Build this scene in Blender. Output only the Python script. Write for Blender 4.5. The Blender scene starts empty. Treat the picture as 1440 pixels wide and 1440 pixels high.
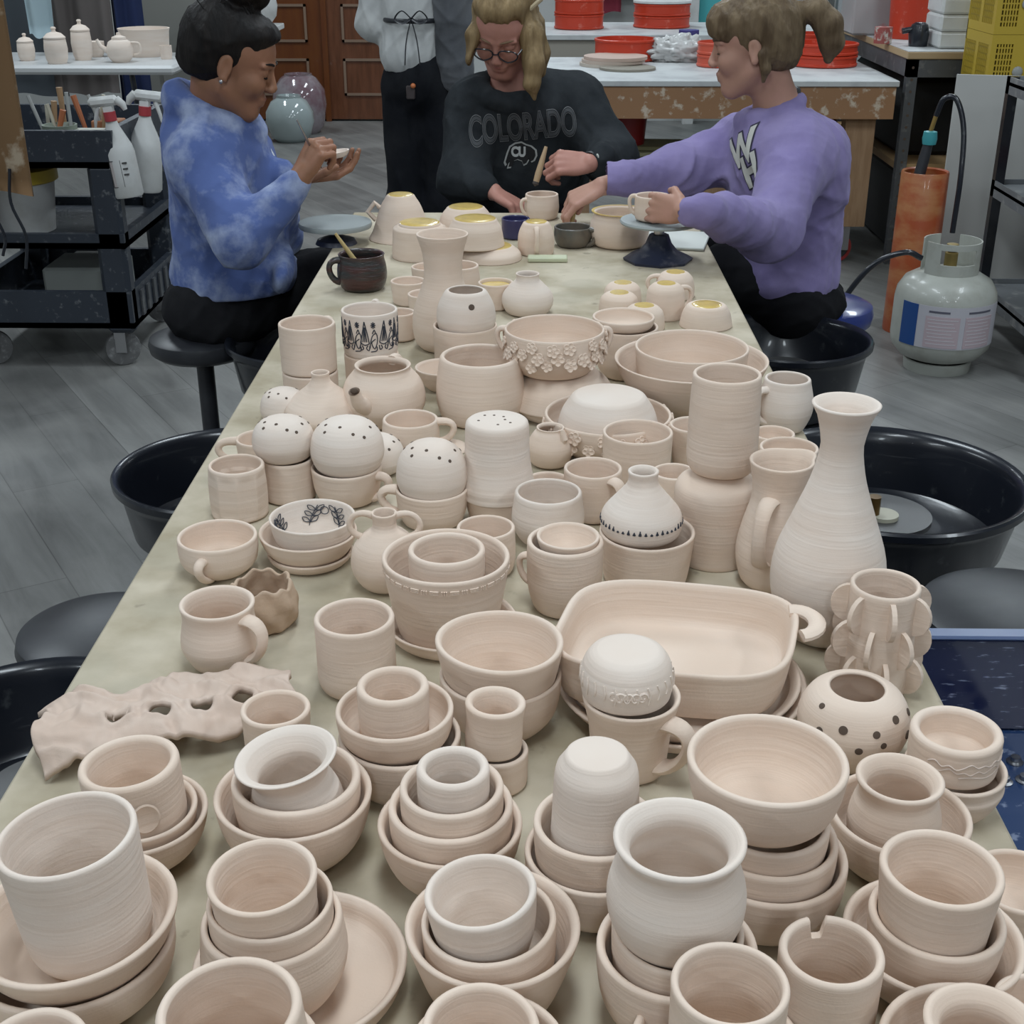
import bpy, math, random, zlib
import numpy as np
from mathutils import Vector, Matrix
from mathutils.bvhtree import BVHTree
random.seed(7)
R_ = math.radians
S = bpy.context.scene
COL = S.collection
# ------------------------------------------------------------------ camera
F_PX, PITCH, YAW = 1850.0, R_(24.6), R_(0.957)
CAMP = Vector((0.0, 0.0, 1.48))
cam_d = bpy.data.cameras.new('camera'); cam = bpy.data.objects.new('camera', cam_d); COL.objects.link(cam)
cam.location = CAMP; cam.rotation_euler = (math.pi/2-PITCH, 0, YAW)
cam_d.sensor_width = 36; cam_d.lens = 36*F_PX/1440; cam_d.clip_start = .02; cam_d.clip_end = 60
S.camera = cam
S.view_settings.view_transform = 'Standard'; S.view_settings.look = 'None'
S.view_settings.gamma = 1; S.view_settings.use_curve_mapping = False
FW = Vector((-math.sin(YAW)*math.cos(PITCH), math.cos(YAW)*math.cos(PITCH), -math.sin(PITCH)))
RT = Vector((math.cos(YAW), math.sin(YAW), 0)); UP = RT.cross(FW)
def ray(px, py): return (FW*F_PX + RT*(px-720) - UP*(py-720)).normalized()
def at_z(px, py, z):
    d = ray(px, py); t = (z-CAMP.z)/d.z; return CAMP+d*t
def at_y(px, py, y):
    d = ray(px, py); t = (y-CAMP.y)/d.y; return CAMP+d*t
def depth(p): return (Vector(p)-CAMP).dot(FW)
def proj(p):
    v = Vector(p)-CAMP; d = v.dot(FW)
    return 720+F_PX*v.dot(RT)/d, 720-F_PX*v.dot(UP)/d
# ------------------------------------------------------------------ object helpers
def tag(o, label=None, cat=None, group=None, kind=None):
    if label: o['label'] = label
    if cat: o['category'] = cat
    if group: o['group'] = group
    if kind: o['kind'] = kind
    return o
def empty(name, loc, rz=0, label=None, cat=None, group=None):
    o = bpy.data.objects.new(name, None); COL.objects.link(o); o.location = loc
    o.rotation_euler = (0, 0, rz); o.empty_display_size = .05
    return tag(o, label, cat, group)
def link(name, me, mat=None, parent=None, loc=None, smooth=True):
    o = bpy.data.objects.new(name, me); COL.objects.link(o)
    if mat is not None:
        if isinstance(mat, (list, tuple)):
            for m in mat: me.materials.append(m)
        else: me.materials.append(mat)
    if parent is not None: o.parent = parent
    if loc is not None: o.location = loc
    if smooth and len(me.polygons): me.polygons.foreach_set('use_smooth', [True]*len(me.polygons))
    return o
class MB:
    """collects shapes that belong to ONE object"""
    def __init__(s): s.v = []; s.f = []; s.m = []; s.mi = 0
    def add(s, vs, fs):
        b = len(s.v); s.v += [tuple(v) for v in vs]; s.f += [tuple(i+b for i in f) for f in fs]; s.m += [s.mi]*len(fs); return s
    def box(s, lo, hi, bev=0.0, M=None):
        (x0, y0, z0), (x1, y1, z1) = lo, hi
        if bev > 0:
            b = min(bev, (x1-x0)/2.01, (y1-y0)/2.01, (z1-z0)/2.01); vs = []
            for z, k in ((z0, 1), (z0+b, 0), (z1-b, 0), (z1, 1)):
                e = b if k else 0
                for (cx, cy, qx, qy) in ((x0, y0, 1, 1), (x1, y0, -1, 1), (x1, y1, -1, -1), (x0, y1, 1, -1)):
                    p = [(cx+qx*e, cy+qy*(b+e*.0)), (cx+qx*(b+e*.0), cy+qy*e)]
                    if (qx*qy) < 0: p = p[::-1]
                    vs += [(p[0][0], p[0][1], z), (p[1][0], p[1][1], z)]
            fs = [tuple(range(7, -1, -1)), tuple(range(24, 32))]
            for k in range(3):
                for i in range(8):
                    j = (i+1) % 8; fs.append((k*8+i, k*8+j, k*8+8+j, k*8+8+i))
        else:
            vs = [(x0,y0,z0),(x1,y0,z0),(x1,y1,z0),(x0,y1,z0),(x0,y0,z1),(x1,y0,z1),(x1,y1,z1),(x0,y1,z1)]
            fs = [(3,2,1,0),(4,5,6,7),(0,1,5,4),(1,2,6,5),(2,3,7,6),(3,0,4,7)]
        if M is not None: vs = [tuple(M @ Vector(v)) for v in vs]
        return s.add(vs, fs)
    def tube(s, pts, r, n=10, caps=True, flat=None):
        pts = [Vector(p) for p in pts]; rs = r if isinstance(r, (list, tuple)) else [r]*len(pts)
        vs, fs = [], []; T = []
        for i in range(len(pts)):
            a = pts[max(i-1, 0)]; b = pts[min(i+1, len(pts)-1)]; T.append((b-a).normalized())
        up = flat if flat is not None else (Vector((0,0,1)) if abs(T[0].z) < .9 else Vector((1,0,0)))
        nrm = (Vector(up)-T[0]*T[0].dot(Vector(up))).normalized()
        for i, p in enumerate(pts):
            nrm = (nrm-T[i]*T[i].dot(nrm)).normalized(); bn = T[i].cross(nrm)
            rr = rs[i]; ra, rb = rr if isinstance(rr, (list, tuple)) else (rr, rr)
            for k in range(n):
                a = 2*math.pi*k/n; vs.append(p+nrm*(ra*math.cos(a))+bn*(rb*math.sin(a)))
        for i in range(len(pts)-1):
            for k in range(n):
                l = (k+1) % n; fs.append((i*n+k, i*n+l, (i+1)*n+l, (i+1)*n+k))
        if caps: fs += [tuple(range(n-1, -1, -1)), tuple((len(pts)-1)*n+k for k in range(n))]
        return s.add(vs, fs)
    def lathe(s, prof, n=32, c=(0,0,0), M=None, sx=1, sy=1):
        vs, fs = [], []; rows = []
        for (r, z) in prof:
            if r < 1e-6: rows.append([len(vs)]); vs.append((0, 0, z))
            else:
                rows.append(list(range(len(vs), len(vs)+n)))
                vs += [(r*sx*math.cos(2*math.pi*k/n), r*sy*math.sin(2*math.pi*k/n), z) for k in range(n)]
        for a, b in zip(rows, rows[1:]):
            for k in range(n):
                l = (k+1) % n
                if len(a) == 1 and len(b) == 1: break
                if len(a) == 1: fs.append((a[0], b[l], b[k]))
                elif len(b) == 1: fs.append((a[k], a[l], b[0]))
                else: fs.append((a[k], a[l], b[l], b[k]))
        if M is not None: vs = [tuple(M @ Vector(v)) for v in vs]
        return s.add([(v[0]+c[0], v[1]+c[1], v[2]+c[2]) for v in vs], fs)
    def cyl(s, a, b, r, r2=None, n=24): return s.tube([a, b], [r, r if r2 is None else r2], n)
    def ball(s, c, r, n=16, sc=(1,1,1)):
        pr = [(r*math.sin(math.pi*i/n)*1.0, -r*math.cos(math.pi*i/n)) for i in range(n+1)]
        pr[0] = (0, -r); pr[-1] = (0, r)
        return s.lathe(pr, n*2, c, Matrix.Diagonal((sc[0], sc[1], sc[2], 1)))
    def prism(s, poly, z0, z1, M=None):
        n = len(poly); vs = [(x, y, z0) for x, y in poly]+[(x, y, z1) for x, y in poly]
        if M is not None: vs = [tuple(M @ Vector(v)) for v in vs]
        return s.add(vs, [tuple(range(n-1, -1, -1)), tuple(range(n, 2*n))]+[(i, (i+1) % n, (i+1) % n+n, i+n) for i in range(n)])
    def build(s, name, mat, parent=None, loc=None, smooth=True):
        me = bpy.data.meshes.new(name); me.from_pydata(s.v, [], s.f); me.update()
        o = link(name, me, mat, parent, loc, smooth)
        if len(set(s.m)) > 1: me.polygons.foreach_set('material_index', s.m)
        if smooth:
            try: me.set_sharp_from_angle(angle=R_(40))
            except Exception: pass
        return o
def cr(pts, n=8, closed=False):
    """Catmull-Rom through points"""
    P = [np.array(p, float) for p in pts]; out = []
    N = len(P)
    for i in range(N if closed else N-1):
        p0 = P[(i-1) % N] if (closed or i > 0) else P[0]*2-P[1]
        p1, p2 = P[i], P[(i+1) % N]; p3 = P[(i+2) % N] if (closed or i < N-2) else P[-1]*2-P[-2]
        for k in range(n):
            t = k/n
            out.append(.5*((2*p1)+(-p0+p2)*t+(2*p0-5*p1+4*p2-p3)*t*t+(-p0+3*p1-3*p2+p3)*t**3))
    if not closed: out.append(P[-1])
    return [tuple(float(c) for c in q) for q in out]
# ------------------------------------------------------------------ materials
def newmat(name):
    m = bpy.data.materials.new(name); m.use_nodes = True; nt = m.node_tree
    return m, nt, nt.nodes['Principled BSDF']
def N(nt, t, **kw):
    n = nt.nodes.new(t)
    for k, v in kw.items():
        if k in n.inputs: n.inputs[k].default_value = v
        else: setattr(n, k, v)
    return n
def mat(name, col, rough=.6, metal=0, noise=None, bump=None, alpha=None, trans=0, coat=0, spec=None, emit=None, sheen=0):
    """noise=(scale, colour2, lo, hi[,stretch]) mixes a second colour by a noise; bump=(scale,strength,dist[,stretch])"""
    m, nt, b = newmat(name); b.inputs['Roughness'].default_value = rough; b.inputs['Metallic'].default_value = metal
    b.inputs['Base Color'].default_value = (*col, 1)
    if spec is not None: b.inputs['Specular IOR Level'].default_value = spec
    if coat: b.inputs['Coat Weight'].default_value = coat
    if trans: b.inputs['Transmission Weight'].default_value = trans
    if sheen: b.inputs['Sheen Weight'].default_value = sheen
    tc = N(nt, 'ShaderNodeTexCoord')
    def mp(st):
        q = N(nt, 'ShaderNodeMapping'); q.inputs['Scale'].default_value = st; nt.links.new(tc.outputs['Object'], q.inputs['Vector']); return q
    if noise:
        q = mp(noise[4] if len(noise) > 4 else (1,1,1))
        t = N(nt, 'ShaderNodeTexNoise', Scale=noise[0], Detail=6.0, Roughness=.6); nt.links.new(q.outputs[0], t.inputs['Vector'])
        rp = N(nt, 'ShaderNodeMapRange'); rp.inputs['From Min'].default_value = noise[2]; rp.inputs['From Max'].default_value = noise[3]
        nt.links.new(t.outputs['Fac'], rp.inputs['Value'])
        mx = N(nt, 'ShaderNodeMix', data_type='RGBA'); mx.inputs[6].default_value = (*col, 1); mx.inputs[7].default_value = (*noise[1], 1)
        nt.links.new(rp.outputs[0], mx.inputs[0]); nt.links.new(mx.outputs[2], b.inputs['Base Color'])
    if bump:
        q = mp(bump[3] if len(bump) > 3 else (1,1,1))
        t = N(nt, 'ShaderNodeTexNoise', Scale=bump[0], Detail=4.0); nt.links.new(q.outputs[0], t.inputs['Vector'])
        bp = N(nt, 'ShaderNodeBump', Strength=bump[1], Distance=bump[2]); nt.links.new(t.outputs['Fac'], bp.inputs['Height']); nt.links.new(bp.outputs[0], b.inputs['Normal'])
    return m
def clay_mat(name, col, col2, line=260, bstr=.42, dist=.0014, rough=.85):
    m, nt, b = newmat(name); b.inputs['Roughness'].default_value = rough; b.inputs['Specular IOR Level'].default_value = .25
    tc = N(nt, 'ShaderNodeTexCoord'); oi = N(nt, 'ShaderNodeObjectInfo')
    off = N(nt, 'ShaderNodeVectorMath', operation='ADD'); nt.links.new(tc.outputs['Object'], off.inputs[0])
    sc = N(nt, 'ShaderNodeVectorMath', operation='SCALE'); sc.inputs[0].default_value = (3.1, 5.7, 9.3); nt.links.new(oi.outputs['Random'], sc.inputs['Scale'])
    nt.links.new(sc.outputs[0], off.inputs[1])
    q = N(nt, 'ShaderNodeMapping'); q.inputs['Scale'].default_value = (7, 7, line); nt.links.new(off.outputs[0], q.inputs['Vector'])
    t = N(nt, 'ShaderNodeTexNoise', Scale=1.0, Detail=3.0, Roughness=.55); nt.links.new(q.outputs[0], t.inputs['Vector'])
    g = N(nt, 'ShaderNodeTexNoise', Scale=420.0, Detail=2.0); nt.links.new(tc.outputs['Object'], g.inputs['Vector'])
    ad = N(nt, 'ShaderNodeMath', operation='MULTIPLY_ADD'); ad.inputs[1].default_value = .18
    nt.links.new(g.outputs['Fac'], ad.inputs[0]); nt.links.new(t.outputs['Fac'], ad.inputs[2])
    bp = N(nt, 'ShaderNodeBump', Strength=bstr, Distance=dist); nt.links.new(ad.outputs[0], bp.inputs['Height']); nt.links.new(bp.outputs[0], b.inputs['Normal'])
    t2 = N(nt, 'ShaderNodeTexNoise', Scale=1.0, Detail=4.0)
    q2 = N(nt, 'ShaderNodeMapping'); q2.inputs['Scale'].default_value = (9, 9, 60); nt.links.new(off.outputs[0], q2.inputs['Vector']); nt.links.new(q2.outputs[0], t2.inputs['Vector'])
    rp = N(nt, 'ShaderNodeMapRange'); rp.inputs['From Min'].default_value = .35; rp.inputs['From Max'].default_value = .7; nt.links.new(t2.outputs['Fac'], rp.inputs['Value'])
    mx = N(nt, 'ShaderNodeMix', data_type='RGBA'); mx.inputs[6].default_value = (*col, 1); mx.inputs[7].default_value = (*col2, 1); nt.links.new(rp.outputs[0], mx.inputs[0])
    nt.links.new(mx.outputs[2], b.inputs['Base Color'])
    return m
CLAY = clay_mat('greenware', (.70,.56,.455), (.745,.615,.515))
CLAYW = clay_mat('bone_dry_clay', (.72,.61,.525), (.76,.67,.595))
CLAYP = clay_mat('bisque_warm', (.58,.46,.38), (.62,.52,.455))
CLAYT = clay_mat('tan_clay', (.47,.34,.24), (.53,.40,.30), line=60, bstr=.6, dist=.003)
WAX = mat('yellow_wax', (.66,.47,.13), .3, noise=(60,(.52,.36,.12),.4,.7), coat=.3)
INK = mat('dark_underglaze', (.035,.04,.055), .8)
# ------------------------------------------------------------------ pottery
TZ = .75
POTS = {}; GC = {}
class Pot: pass
def rfun(prof):
    pts = cr(prof, 8); z = np.array([p[1] for p in pts]); r = np.array([p[0] for p in pts])
    z = np.maximum.accumulate(z); return lambda q: np.interp(q, z, r)
def pot_poly(rf, R, H, t, flat_top=False, closed=False):
    """full section, base centre -> outer wall -> lip -> inner wall -> floor centre"""
    tf = max(t*1.2, .004); b = min(.003, H*.08)
    out = [(0, 0), (rf(0)*R-b, 0), (rf(0)*R-b*.3, b*.3)]
    zs = np.linspace(b, H-t*.5, 26); out += [(float(rf(z/H)*R), float(z)) for z in zs]
    if closed:
        return out+[(float(rf(1)*R), H), (0, H)]
    ro = float(rf(1)*R)
    for a in (40, 80, 110, 150): out.append((ro-t*.5+t*.5*math.cos(R_(a)), H-t*.5+t*.5*math.sin(R_(a))))
    zs = np.linspace(H-t*.6, tf+min(.008, H*.15), 22)
    inn = []
    for z in zs:
        dz = .01; sl = float(rf(min(z/H+dz, 1))-rf(max(z/H-dz, 0)))*R/(2*dz*H)
        tt = t*min(math.sqrt(1+sl*sl), 2.2)
        inn.append((max(float(rf(z/H)*R)-tt, .002), float(z)))
    out += inn
    r0, z0 = inn[-1]; c = min(.010, r0*.4)
    out += [(r0-c*.3, z0-(z0-tf)*.7), (max(r0-c, .001), tf)]
    for k in (.66, .33): out.append(((r0-c)*k, tf))
    return out+[(0, tf)]
def top_at(poly, r):
    best = -1e9
    P = np.array(poly); r = np.atleast_1d(r); out = np.full(r.shape, -1e9)
    for (r0, z0), (r1, z1) in zip(P[:-1], P[1:]):
        lo, hi = min(r0, r1), max(r0, r1)
        if hi-lo < 1e-7: m = np.abs(r-r0) < 1e-4; z = np.full(r.shape, max(z0, z1))
        else: m = (r >= lo) & (r <= hi); z = z0+(z1-z0)*(r-r0)/(r1-r0)
        out = np.where(m, np.maximum(out, z), out)
    return out
def tiltM(tilt):
    """tilt=(degrees, azimuth the rim leans towards in degrees)"""
    if not tilt: return Matrix.Identity(3)
    a, az = R_(tilt[0]), R_(tilt[1]); ax = Vector((-math.sin(az), math.cos(az), 0)); return Matrix.Rotation(a, 3, ax)
def rest(poly, Mt, off, low):
    ang = np.linspace(0, 2*math.pi, 48, endpoint=False); P = np.array(poly)
    x = P[:, 0][:, None]*np.cos(ang); y = P[:, 0][:, None]*np.sin(ang); z = np.repeat(P[:, 1][:, None], 48, 1)
    v = np.stack([x.ravel(), y.ravel(), z.ravel()]); v = np.array(Mt) @ v
    d = np.hypot(v[0]+off[0], v[1]+off[1])
    tp = top_at(low.poly, d.clip(0, None)); return float(np.max(tp-v[2]))+.0006
def pot(key, name, cx, cy, w, prof, label, cat, yb=None, h=None, on=None, t=.0045, m=None, flip=False, tilt=None, z0=None, dx=0, dy=0,
        group=None, parts=False, wob=.006, sq=None, seg=56, closed=False, warp=None, coax=False, free=False, table=TZ):
    """cx,cy,w: where the rim's centre and width stand in the photo; yb the front foot; on: the pot it is nested in"""
    rf = rfun(prof); Mt = tiltM(tilt); low = POTS.get(on) if on else None
    up_c = Mt @ Vector((0, 0, 1)); kR = float(rf(0)) if flip else 1.0
    base = table if low is None else low.z0+.004
    def build(H, cen):
        R = w/2*depth(cen)/F_PX
        if flip: R = R/max(float(rf(0)), .01)      # w = width of the foot that shows on top
        poly = pot_poly(rf, R, H, t, closed=closed)
        if flip: poly = [(r, H-z) for r, z in poly]
        return R, poly
    if low is None:
        zb = z0 if z0 is not None else base
        def err(H):
            c = at_z(cx, cy, zb+H*up_c.z); R, _ = build(H, c); rb = (R if flip else float(rf(0))*R)
            b = c-up_c*H; return proj((b.x, b.y-rb*.97, zb))[1]-yb
        if h is None:
            a, b = .01, .45
            for _ in range(40):
                mid = (a+b)/2
                if err(mid) > 0: b = mid
                else: a = mid
            H = (a+b)/2
        else: H = h
        c = at_z(cx, cy, zb+H*up_c.z); R, poly = build(H, c); bc = c-up_c*H; X, Y, Z0 = bc.x, bc.y, zb
    else:
        Y = low.Y+dy
        def fit(H):
            c = at_y(cx, cy, Y+up_c.y*H)
            R, poly = build(H, c); X = low.X+dx if coax else c.x-up_c.x*H+dx
            zz = z0 if z0 is not None else low.z0+rest(poly, Mt, (X-low.X, Y-low.Y), low)
            return c, R, poly, X, zz
        if free:
            zz = low.z0+.01; H = h
            for _ in range(12):
                c = at_z(cx, cy, zz+H*up_c.z); R, poly = build(H, c); X, YY = c.x-up_c.x*H, c.y-up_c.y*H
                zz = low.z0+rest(poly, Mt, (X-low.X, YY-low.Y), low)
            Y = YY
        elif h is None:
            a, b = .012, .4
            for _ in range(40):
                mid = (a+b)/2; c, R, poly, X, zz = fit(mid)
                if zz+mid*up_c.z > c.z: b = mid
                else: a = mid
            H = (a+b)/2
        else: H = h
        if free: Z0 = zz
        else: c, R, poly, X, Z0 = fit(H); Y = low.Y+dy
    H *= 1
    p = Pot(); p.X, p.Y, p.z0, p.H, p.R, p.rf, p.poly, p.key, p.flip, p.t = X, Y, Z0, H, R, rf, poly, key, flip, t
    POTS[key] = p
    rs = random.Random(zlib.crc32(key.encode())); ph = [rs.uniform(0, 6.28) for _ in range(4)]
    n = seg; vs, fs, rows = [], [], []
    for (r, z) in poly:
        if r < 1e-6: rows.append([len(vs)]); vs.append((0., 0., z)); continue
        rows.append(list(range(len(vs), len(vs)+n)))
        for k in range(n):
            a = 2*math.pi*k/n; zz_ = z/H if not flip else 1-z/H
            q = 1+wob*zz_*(math.cos(2*a+ph[0])+.5*math.cos(3*a+ph[1]))
            if sq: q *= 1/(abs(math.cos(a+sq[1]))**sq[0]+abs(math.sin(a+sq[1]))**sq[0])**(1/sq[0])
            x, y, z2 = r*q*math.cos(a), r*q*math.sin(a), z+wob*.12*zz_*R*math.cos(2*a+ph[2])
            if warp: x, y, z2 = warp(x, y, z2, R, H, a)
            vs.append((x, y, z2))
    for A, B in zip(rows, rows[1:]):
        for k in range(n):
            l = (k+1) % n
            if len(A) == 1 and len(B) == 1: break
            if len(A) == 1: f = (A[0], B[k], B[l])
            elif len(B) == 1: f = (A[l], A[k], B[0])
            else: f = (A[l], A[k], B[k], B[l])
            fs.append(f if flip else f[::-1])
    me = bpy.data.meshes.new(name); me.from_pydata(vs, [], fs); me.update()
    M = m or CLAY
    if parts:
        root = empty(name, (X, Y, Z0)); body = link('body', me, M, root); p.body = body
    else: root = link(name, me, M); root.location = (X, Y, Z0); p.body = root
    root.rotation_mode = 'QUATERNION'; root.rotation_quaternion = Mt.to_quaternion()
    GC[cat] = GC.get(cat, 0)+1; tag(root, label, cat, group or 'unglazed '+cat+('es' if cat[-2:] in ('sh', 'ch') else 's')+' on the work table'); p.root = root; p.M = M
    if H < .02 or H/R > 6 or H/R < .12: print('POT?', key, 'R %.3f H %.3f' % (R, H))
    p.log = '%s R=%.3f H=%.3f H/R=%.2f z0=%.3f xy=(%.2f,%.2f)' % (key, R, H, H/R, Z0, X, Y)
    return p
def handle(p, az, zt, zb, out, wd=.009, th=.0045, name='handle', drop=.1, m=None, sag=.0, low_in=.75):
    """strap handle: az azimuth deg (0 = right, -90 = to the camera), zt/zb as share of height"""
    H = p.H; f = (lambda z: 1-z) if p.flip else (lambda z: z)
    rt, rb = float(p.rf(f(zt)))*p.R-p.t*.5, float(p.rf(f(zb)))*p.R-p.t*.5
    dz = (zt-zb)*H; pts = []
    for k in range(15):
        u = math.pi*k/14; q = math.sin(u)**.8
        pts.append((rt+(rb-rt)*(1-math.cos(u))/2+out*q*(1-(1-low_in)*.5*(1-math.cos(u))), (zt+zb)/2*H+dz/2*math.cos(u)*(1+0*u)+drop*dz*q))
    c = pts; ca, sa = math.cos(R_(az)), math.sin(R_(az))
    P = [(r*ca, r*sa, z) for r, z in c]; nn = len(P)
    rad = [(th*(1+.35*math.exp(-i/2.5)+.3*math.exp(-(nn-1-i)/2.5)), wd*(1.0-.25*math.sin(math.pi*i/(nn-1)))) for i in range(nn)]
    mb = MB(); mb.tube(P, rad, 12, flat=Vector((ca*.0+0, 0, 1)))
    return mb.build(name, m or p.M, p.root)
def foot_patch(p, r, m=WAX, name='waxed_foot', ring=False):
    z = p.H+.0004; mb = MB(); a = r*p.R
    if ring: mb.lathe([(a*.80, z-.001), (a*.80, z+.0007), (a*.97, z+.0009), (a, z-.0012)], 40)
    else: mb.lathe([(0, z+.0006), (a*.5, z+.0007), (a*.93, z+.0005), (a, z-.001)], 40)
    return mb.build(name, m, p.root)
def surf(p, az, zf, lift=0.0):
    r = float(p.rf(1-zf if p.flip else zf))*p.R+lift; return Vector((r*math.cos(az), r*math.sin(az), zf*p.H))
def holes(p, spots, rad, name='hole', m=None):
    """punched holes: flat dark discs on the wall, the shade inside painted by colour"""
    for k, (az, zf, s) in enumerate(spots):
        c = surf(p, az, zf, .0004); c2 = surf(p, az, zf+.01, .0004); u = (c2-c).normalized(); w_ = Vector((-math.sin(az), math.cos(az), 0)); nn = w_.cross(u).normalized()
        if nn.dot(Vector((c.x, c.y, 0))) < 0 and abs(nn.z) < .95: nn = -nn
        if nn.z < 0 and abs(nn.z) > .9: nn = -nn
        mb = MB(); r = rad*s; pr = [(0, 0)]
        Mx = Matrix((w_, nn.cross(w_), nn)).transposed().to_4x4(); Mx.translation = c
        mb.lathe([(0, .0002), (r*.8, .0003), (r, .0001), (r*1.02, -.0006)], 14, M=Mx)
        mb.build(name, m or HOLE_SHADE, p.root)
HOLE_SHADE = mat('painted_hole_shade', (.10,.07,.052), .95)  # dark brown painted in for the shade inside holes
# section shapes, (radius, height) as shares of rim radius and height
CYL = [(.90,0),(.97,.04),(1,.12),(1,.5),(1,1)]
CYLS = [(.84,0),(.93,.05),(.97,.15),(.985,.5),(1,1)]
TAP = [(.72,0),(.78,.05),(.86,.3),(.94,.65),(1,1)]
TAPL = [(.82,0),(.86,.05),(.91,.3),(.96,.65),(1,1)]
BOWL = [(.50,0),(.60,.05),(.80,.28),(.93,.6),(1,1)]
BOWLD = [(.55,0),(.70,.06),(.90,.32),(.98,.65),(1,1)]
BOWLS = [(.42,0),(.50,.05),(.74,.33),(.90,.68),(1,1)]
PLATE = [(.80,0),(.86,.1),(.93,.4),(.97,.75),(1,1)]
BELLY = [(.70,0),(.88,.08),(1.06,.3),(1.10,.52),(1.05,.8),(1,1)]
BELLYL = [(.78,0),(.93,.07),(1.05,.3),(1.07,.55),(1.02,.85),(1,1)]
COLLAR = [(.62,0),(.85,.08),(1.02,.28),(1.05,.48),(.98,.66),(.88,.80),(.88,.86),(.96,.94),(1,1)]
DOME = [(.62,0),(.85,.10),(.98,.3),(1.0,.45),(.93,.68),(.74,.86),(.42,.97),(.02,1)]
# ------------------------------------------------------------------ the pots, front rows first
T6 = .0062
P_ = pot
# bottom edge of the photo
P_('P1','plate',422,1352,305,PLATE,'wide flat plate lying on the table under the stack of nested cups','plate',h=.026,t=.006)
P_('C0','jar',382,1288,196,[(.6,0),(.78,.06),(.98,.3),(1.06,.55),(1.03,.8),(1,1)],'round-bellied jar standing on the wide flat plate, holding two cups','jar',on='P1',t=.005,h=.070,free=True)
P_('C1','cup',375,1262,176,[(.62,0),(.86,.10),(.96,.3),(1,1)],'thin cup sunk in the round jar on the wide plate, under the ridged tilted cup','cup',on='C0',t=.004,coax=True)
P_('C2','cup',368,1230,156,[(.48,0),(.68,.12),(.92,.42),(.93,.6),(.96,.85),(1,1)],'ridged cup tilting towards the viewer, topmost of the stack on the wide plate','cup',on='C1',t=.005,tilt=(4,-100))
P_('B0','bowl',335,1482,236,BOWLD,'bowl cut off by the bottom edge, holding the large plain cup','bowl',h=.06,t=T6)
P_('B','cup',322,1415,202,BELLYL,'large plain cup in front of the wide plate, cut off by the bottom edge','cup',on='B0',t=T6,h=.085,free=True)
P_('A','cup',45,1472,155,CYLS,'cup whose rim just shows in the bottom left corner','cup',h=.08,t=T6)
P_('D0','bowl',686,1478,232,BOWLD,'bowl at the middle of the bottom edge holding a cup','bowl',h=.06,t=T6)
P_('D','cup',676,1441,168,TAPL,'cup standing in the bowl at the middle of the bottom edge','cup',on='D0',t=T6,h=.075,free=True)
P_('E0','bowl',1009,1466,242,BOWLD,'bowl under the ringed cup left of the notched cup','bowl',h=.05,t=T6)
P_('E','cup',1027,1381,167,[(.86,0),(.95,.06),(.98,.3),(.985,.8),(1,1)],'cup with ringed inside standing left of the notched cup','cup',on='E0',t=.005,h=.082,free=True)
def notch(x, y, z, R, H, a):
    d = abs((a-R_(97)+math.pi) % (2*math.pi)-math.pi)
    k = max(0, min(1, (.20-d)/.05)); lim = H*(1-.19*k*(1 if d < .10 else (1-((d-.10)/.10)**2)))
    if k > 0: z = min(z, lim)
    return x, y, z
P_('Fc','honey_jar',1170,1335,147,CYLS,'upright cup with a spoon notch cut in its back rim','jar',h=.088,t=T6,seg=160,warp=notch)
P_('G0','bowl',1372,1478,268,BOWLD,'bowl in the bottom right corner holding a thick-rimmed jar','bowl',h=.06,t=T6)
P_('G','jar',1384,1440,168,COLLAR,'thick-rimmed jar standing in the bowl in the bottom right corner','jar',on='G0',t=.0075,h=.08,free=True)
P_('Hh','cup',1456,1408,112,CYLS,'small cup cut off by the right edge above the corner bowl','cup',h=.045)
# right hand stack
P_('I0','bowl',1313,1312,250,BOWL,'widest bowl under the tapered cup at right, lowest of its stack','bowl',yb=1424,t=T6)
P_('I1','bowl',1318,1284,187,BOWLD,'middle bowl under the tapered cup at right','bowl',on='I0',t=T6)
P_('I2','cup',1325,1218,172,[(.80,0),(.84,.03),(.90,.4),(1,1)],'large tapered cup on top of the right hand stack','cup',on='I1',t=T6)
P_('J','cup',1436,1237,142,BOWLD,'bowl cut off by the right edge beside the tapered cup','bowl',yb=1318,t=.005)
P_('K0','bowl',1266,1140,198,BOWLD,'bowl holding the collared jar in front of the pierced globe','bowl',yb=1246,t=.0055)
P_('K1','jar',1266,1092,124,COLLAR,'round collared jar sitting in a bowl in front of the pierced globe','jar',on='K0',t=T6)
P_('L0','cup',1344,1076,142,[(.62,0),(.70,.05),(.85,.3),(.97,.62),(.95,.75),(1,1)],'rounded cup under the carved cup by the right table edge','cup',yb=1160,t=.005)
L1 = P_('L1','cup',1346,1024,127,[(.86,0),(.93,.05),(.98,.25),(1,1)],'thick-rimmed cup carved with a mountain line, by the right table edge','cup',on='L0',t=.0085,parts=True,wob=.002)
# big bowl stack
P_('O3','bowl',1080,1198,224,BOWLD,'lowest bowl under the large bowl right of the bulbous jar','bowl',yb=1322,t=.006)
P_('O2','bowl',1080,1172,196,BOWLD,'third bowl down under the large bowl right of the bulbous jar','bowl',on='O3',t=.006)
P_('O1','bowl',1080,1147,174,BOWLD,'bowl directly under the large bowl right of the bulbous jar','bowl',on='O2',t=.006)
P_('O','bowl',1080,1064,226,[(.50,0),(.62,.04),(.84,.26),(.95,.58),(1,1)],'large deep open bowl topping the stack right of the bulbous jar','bowl',on='O1',t=.006)
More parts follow.
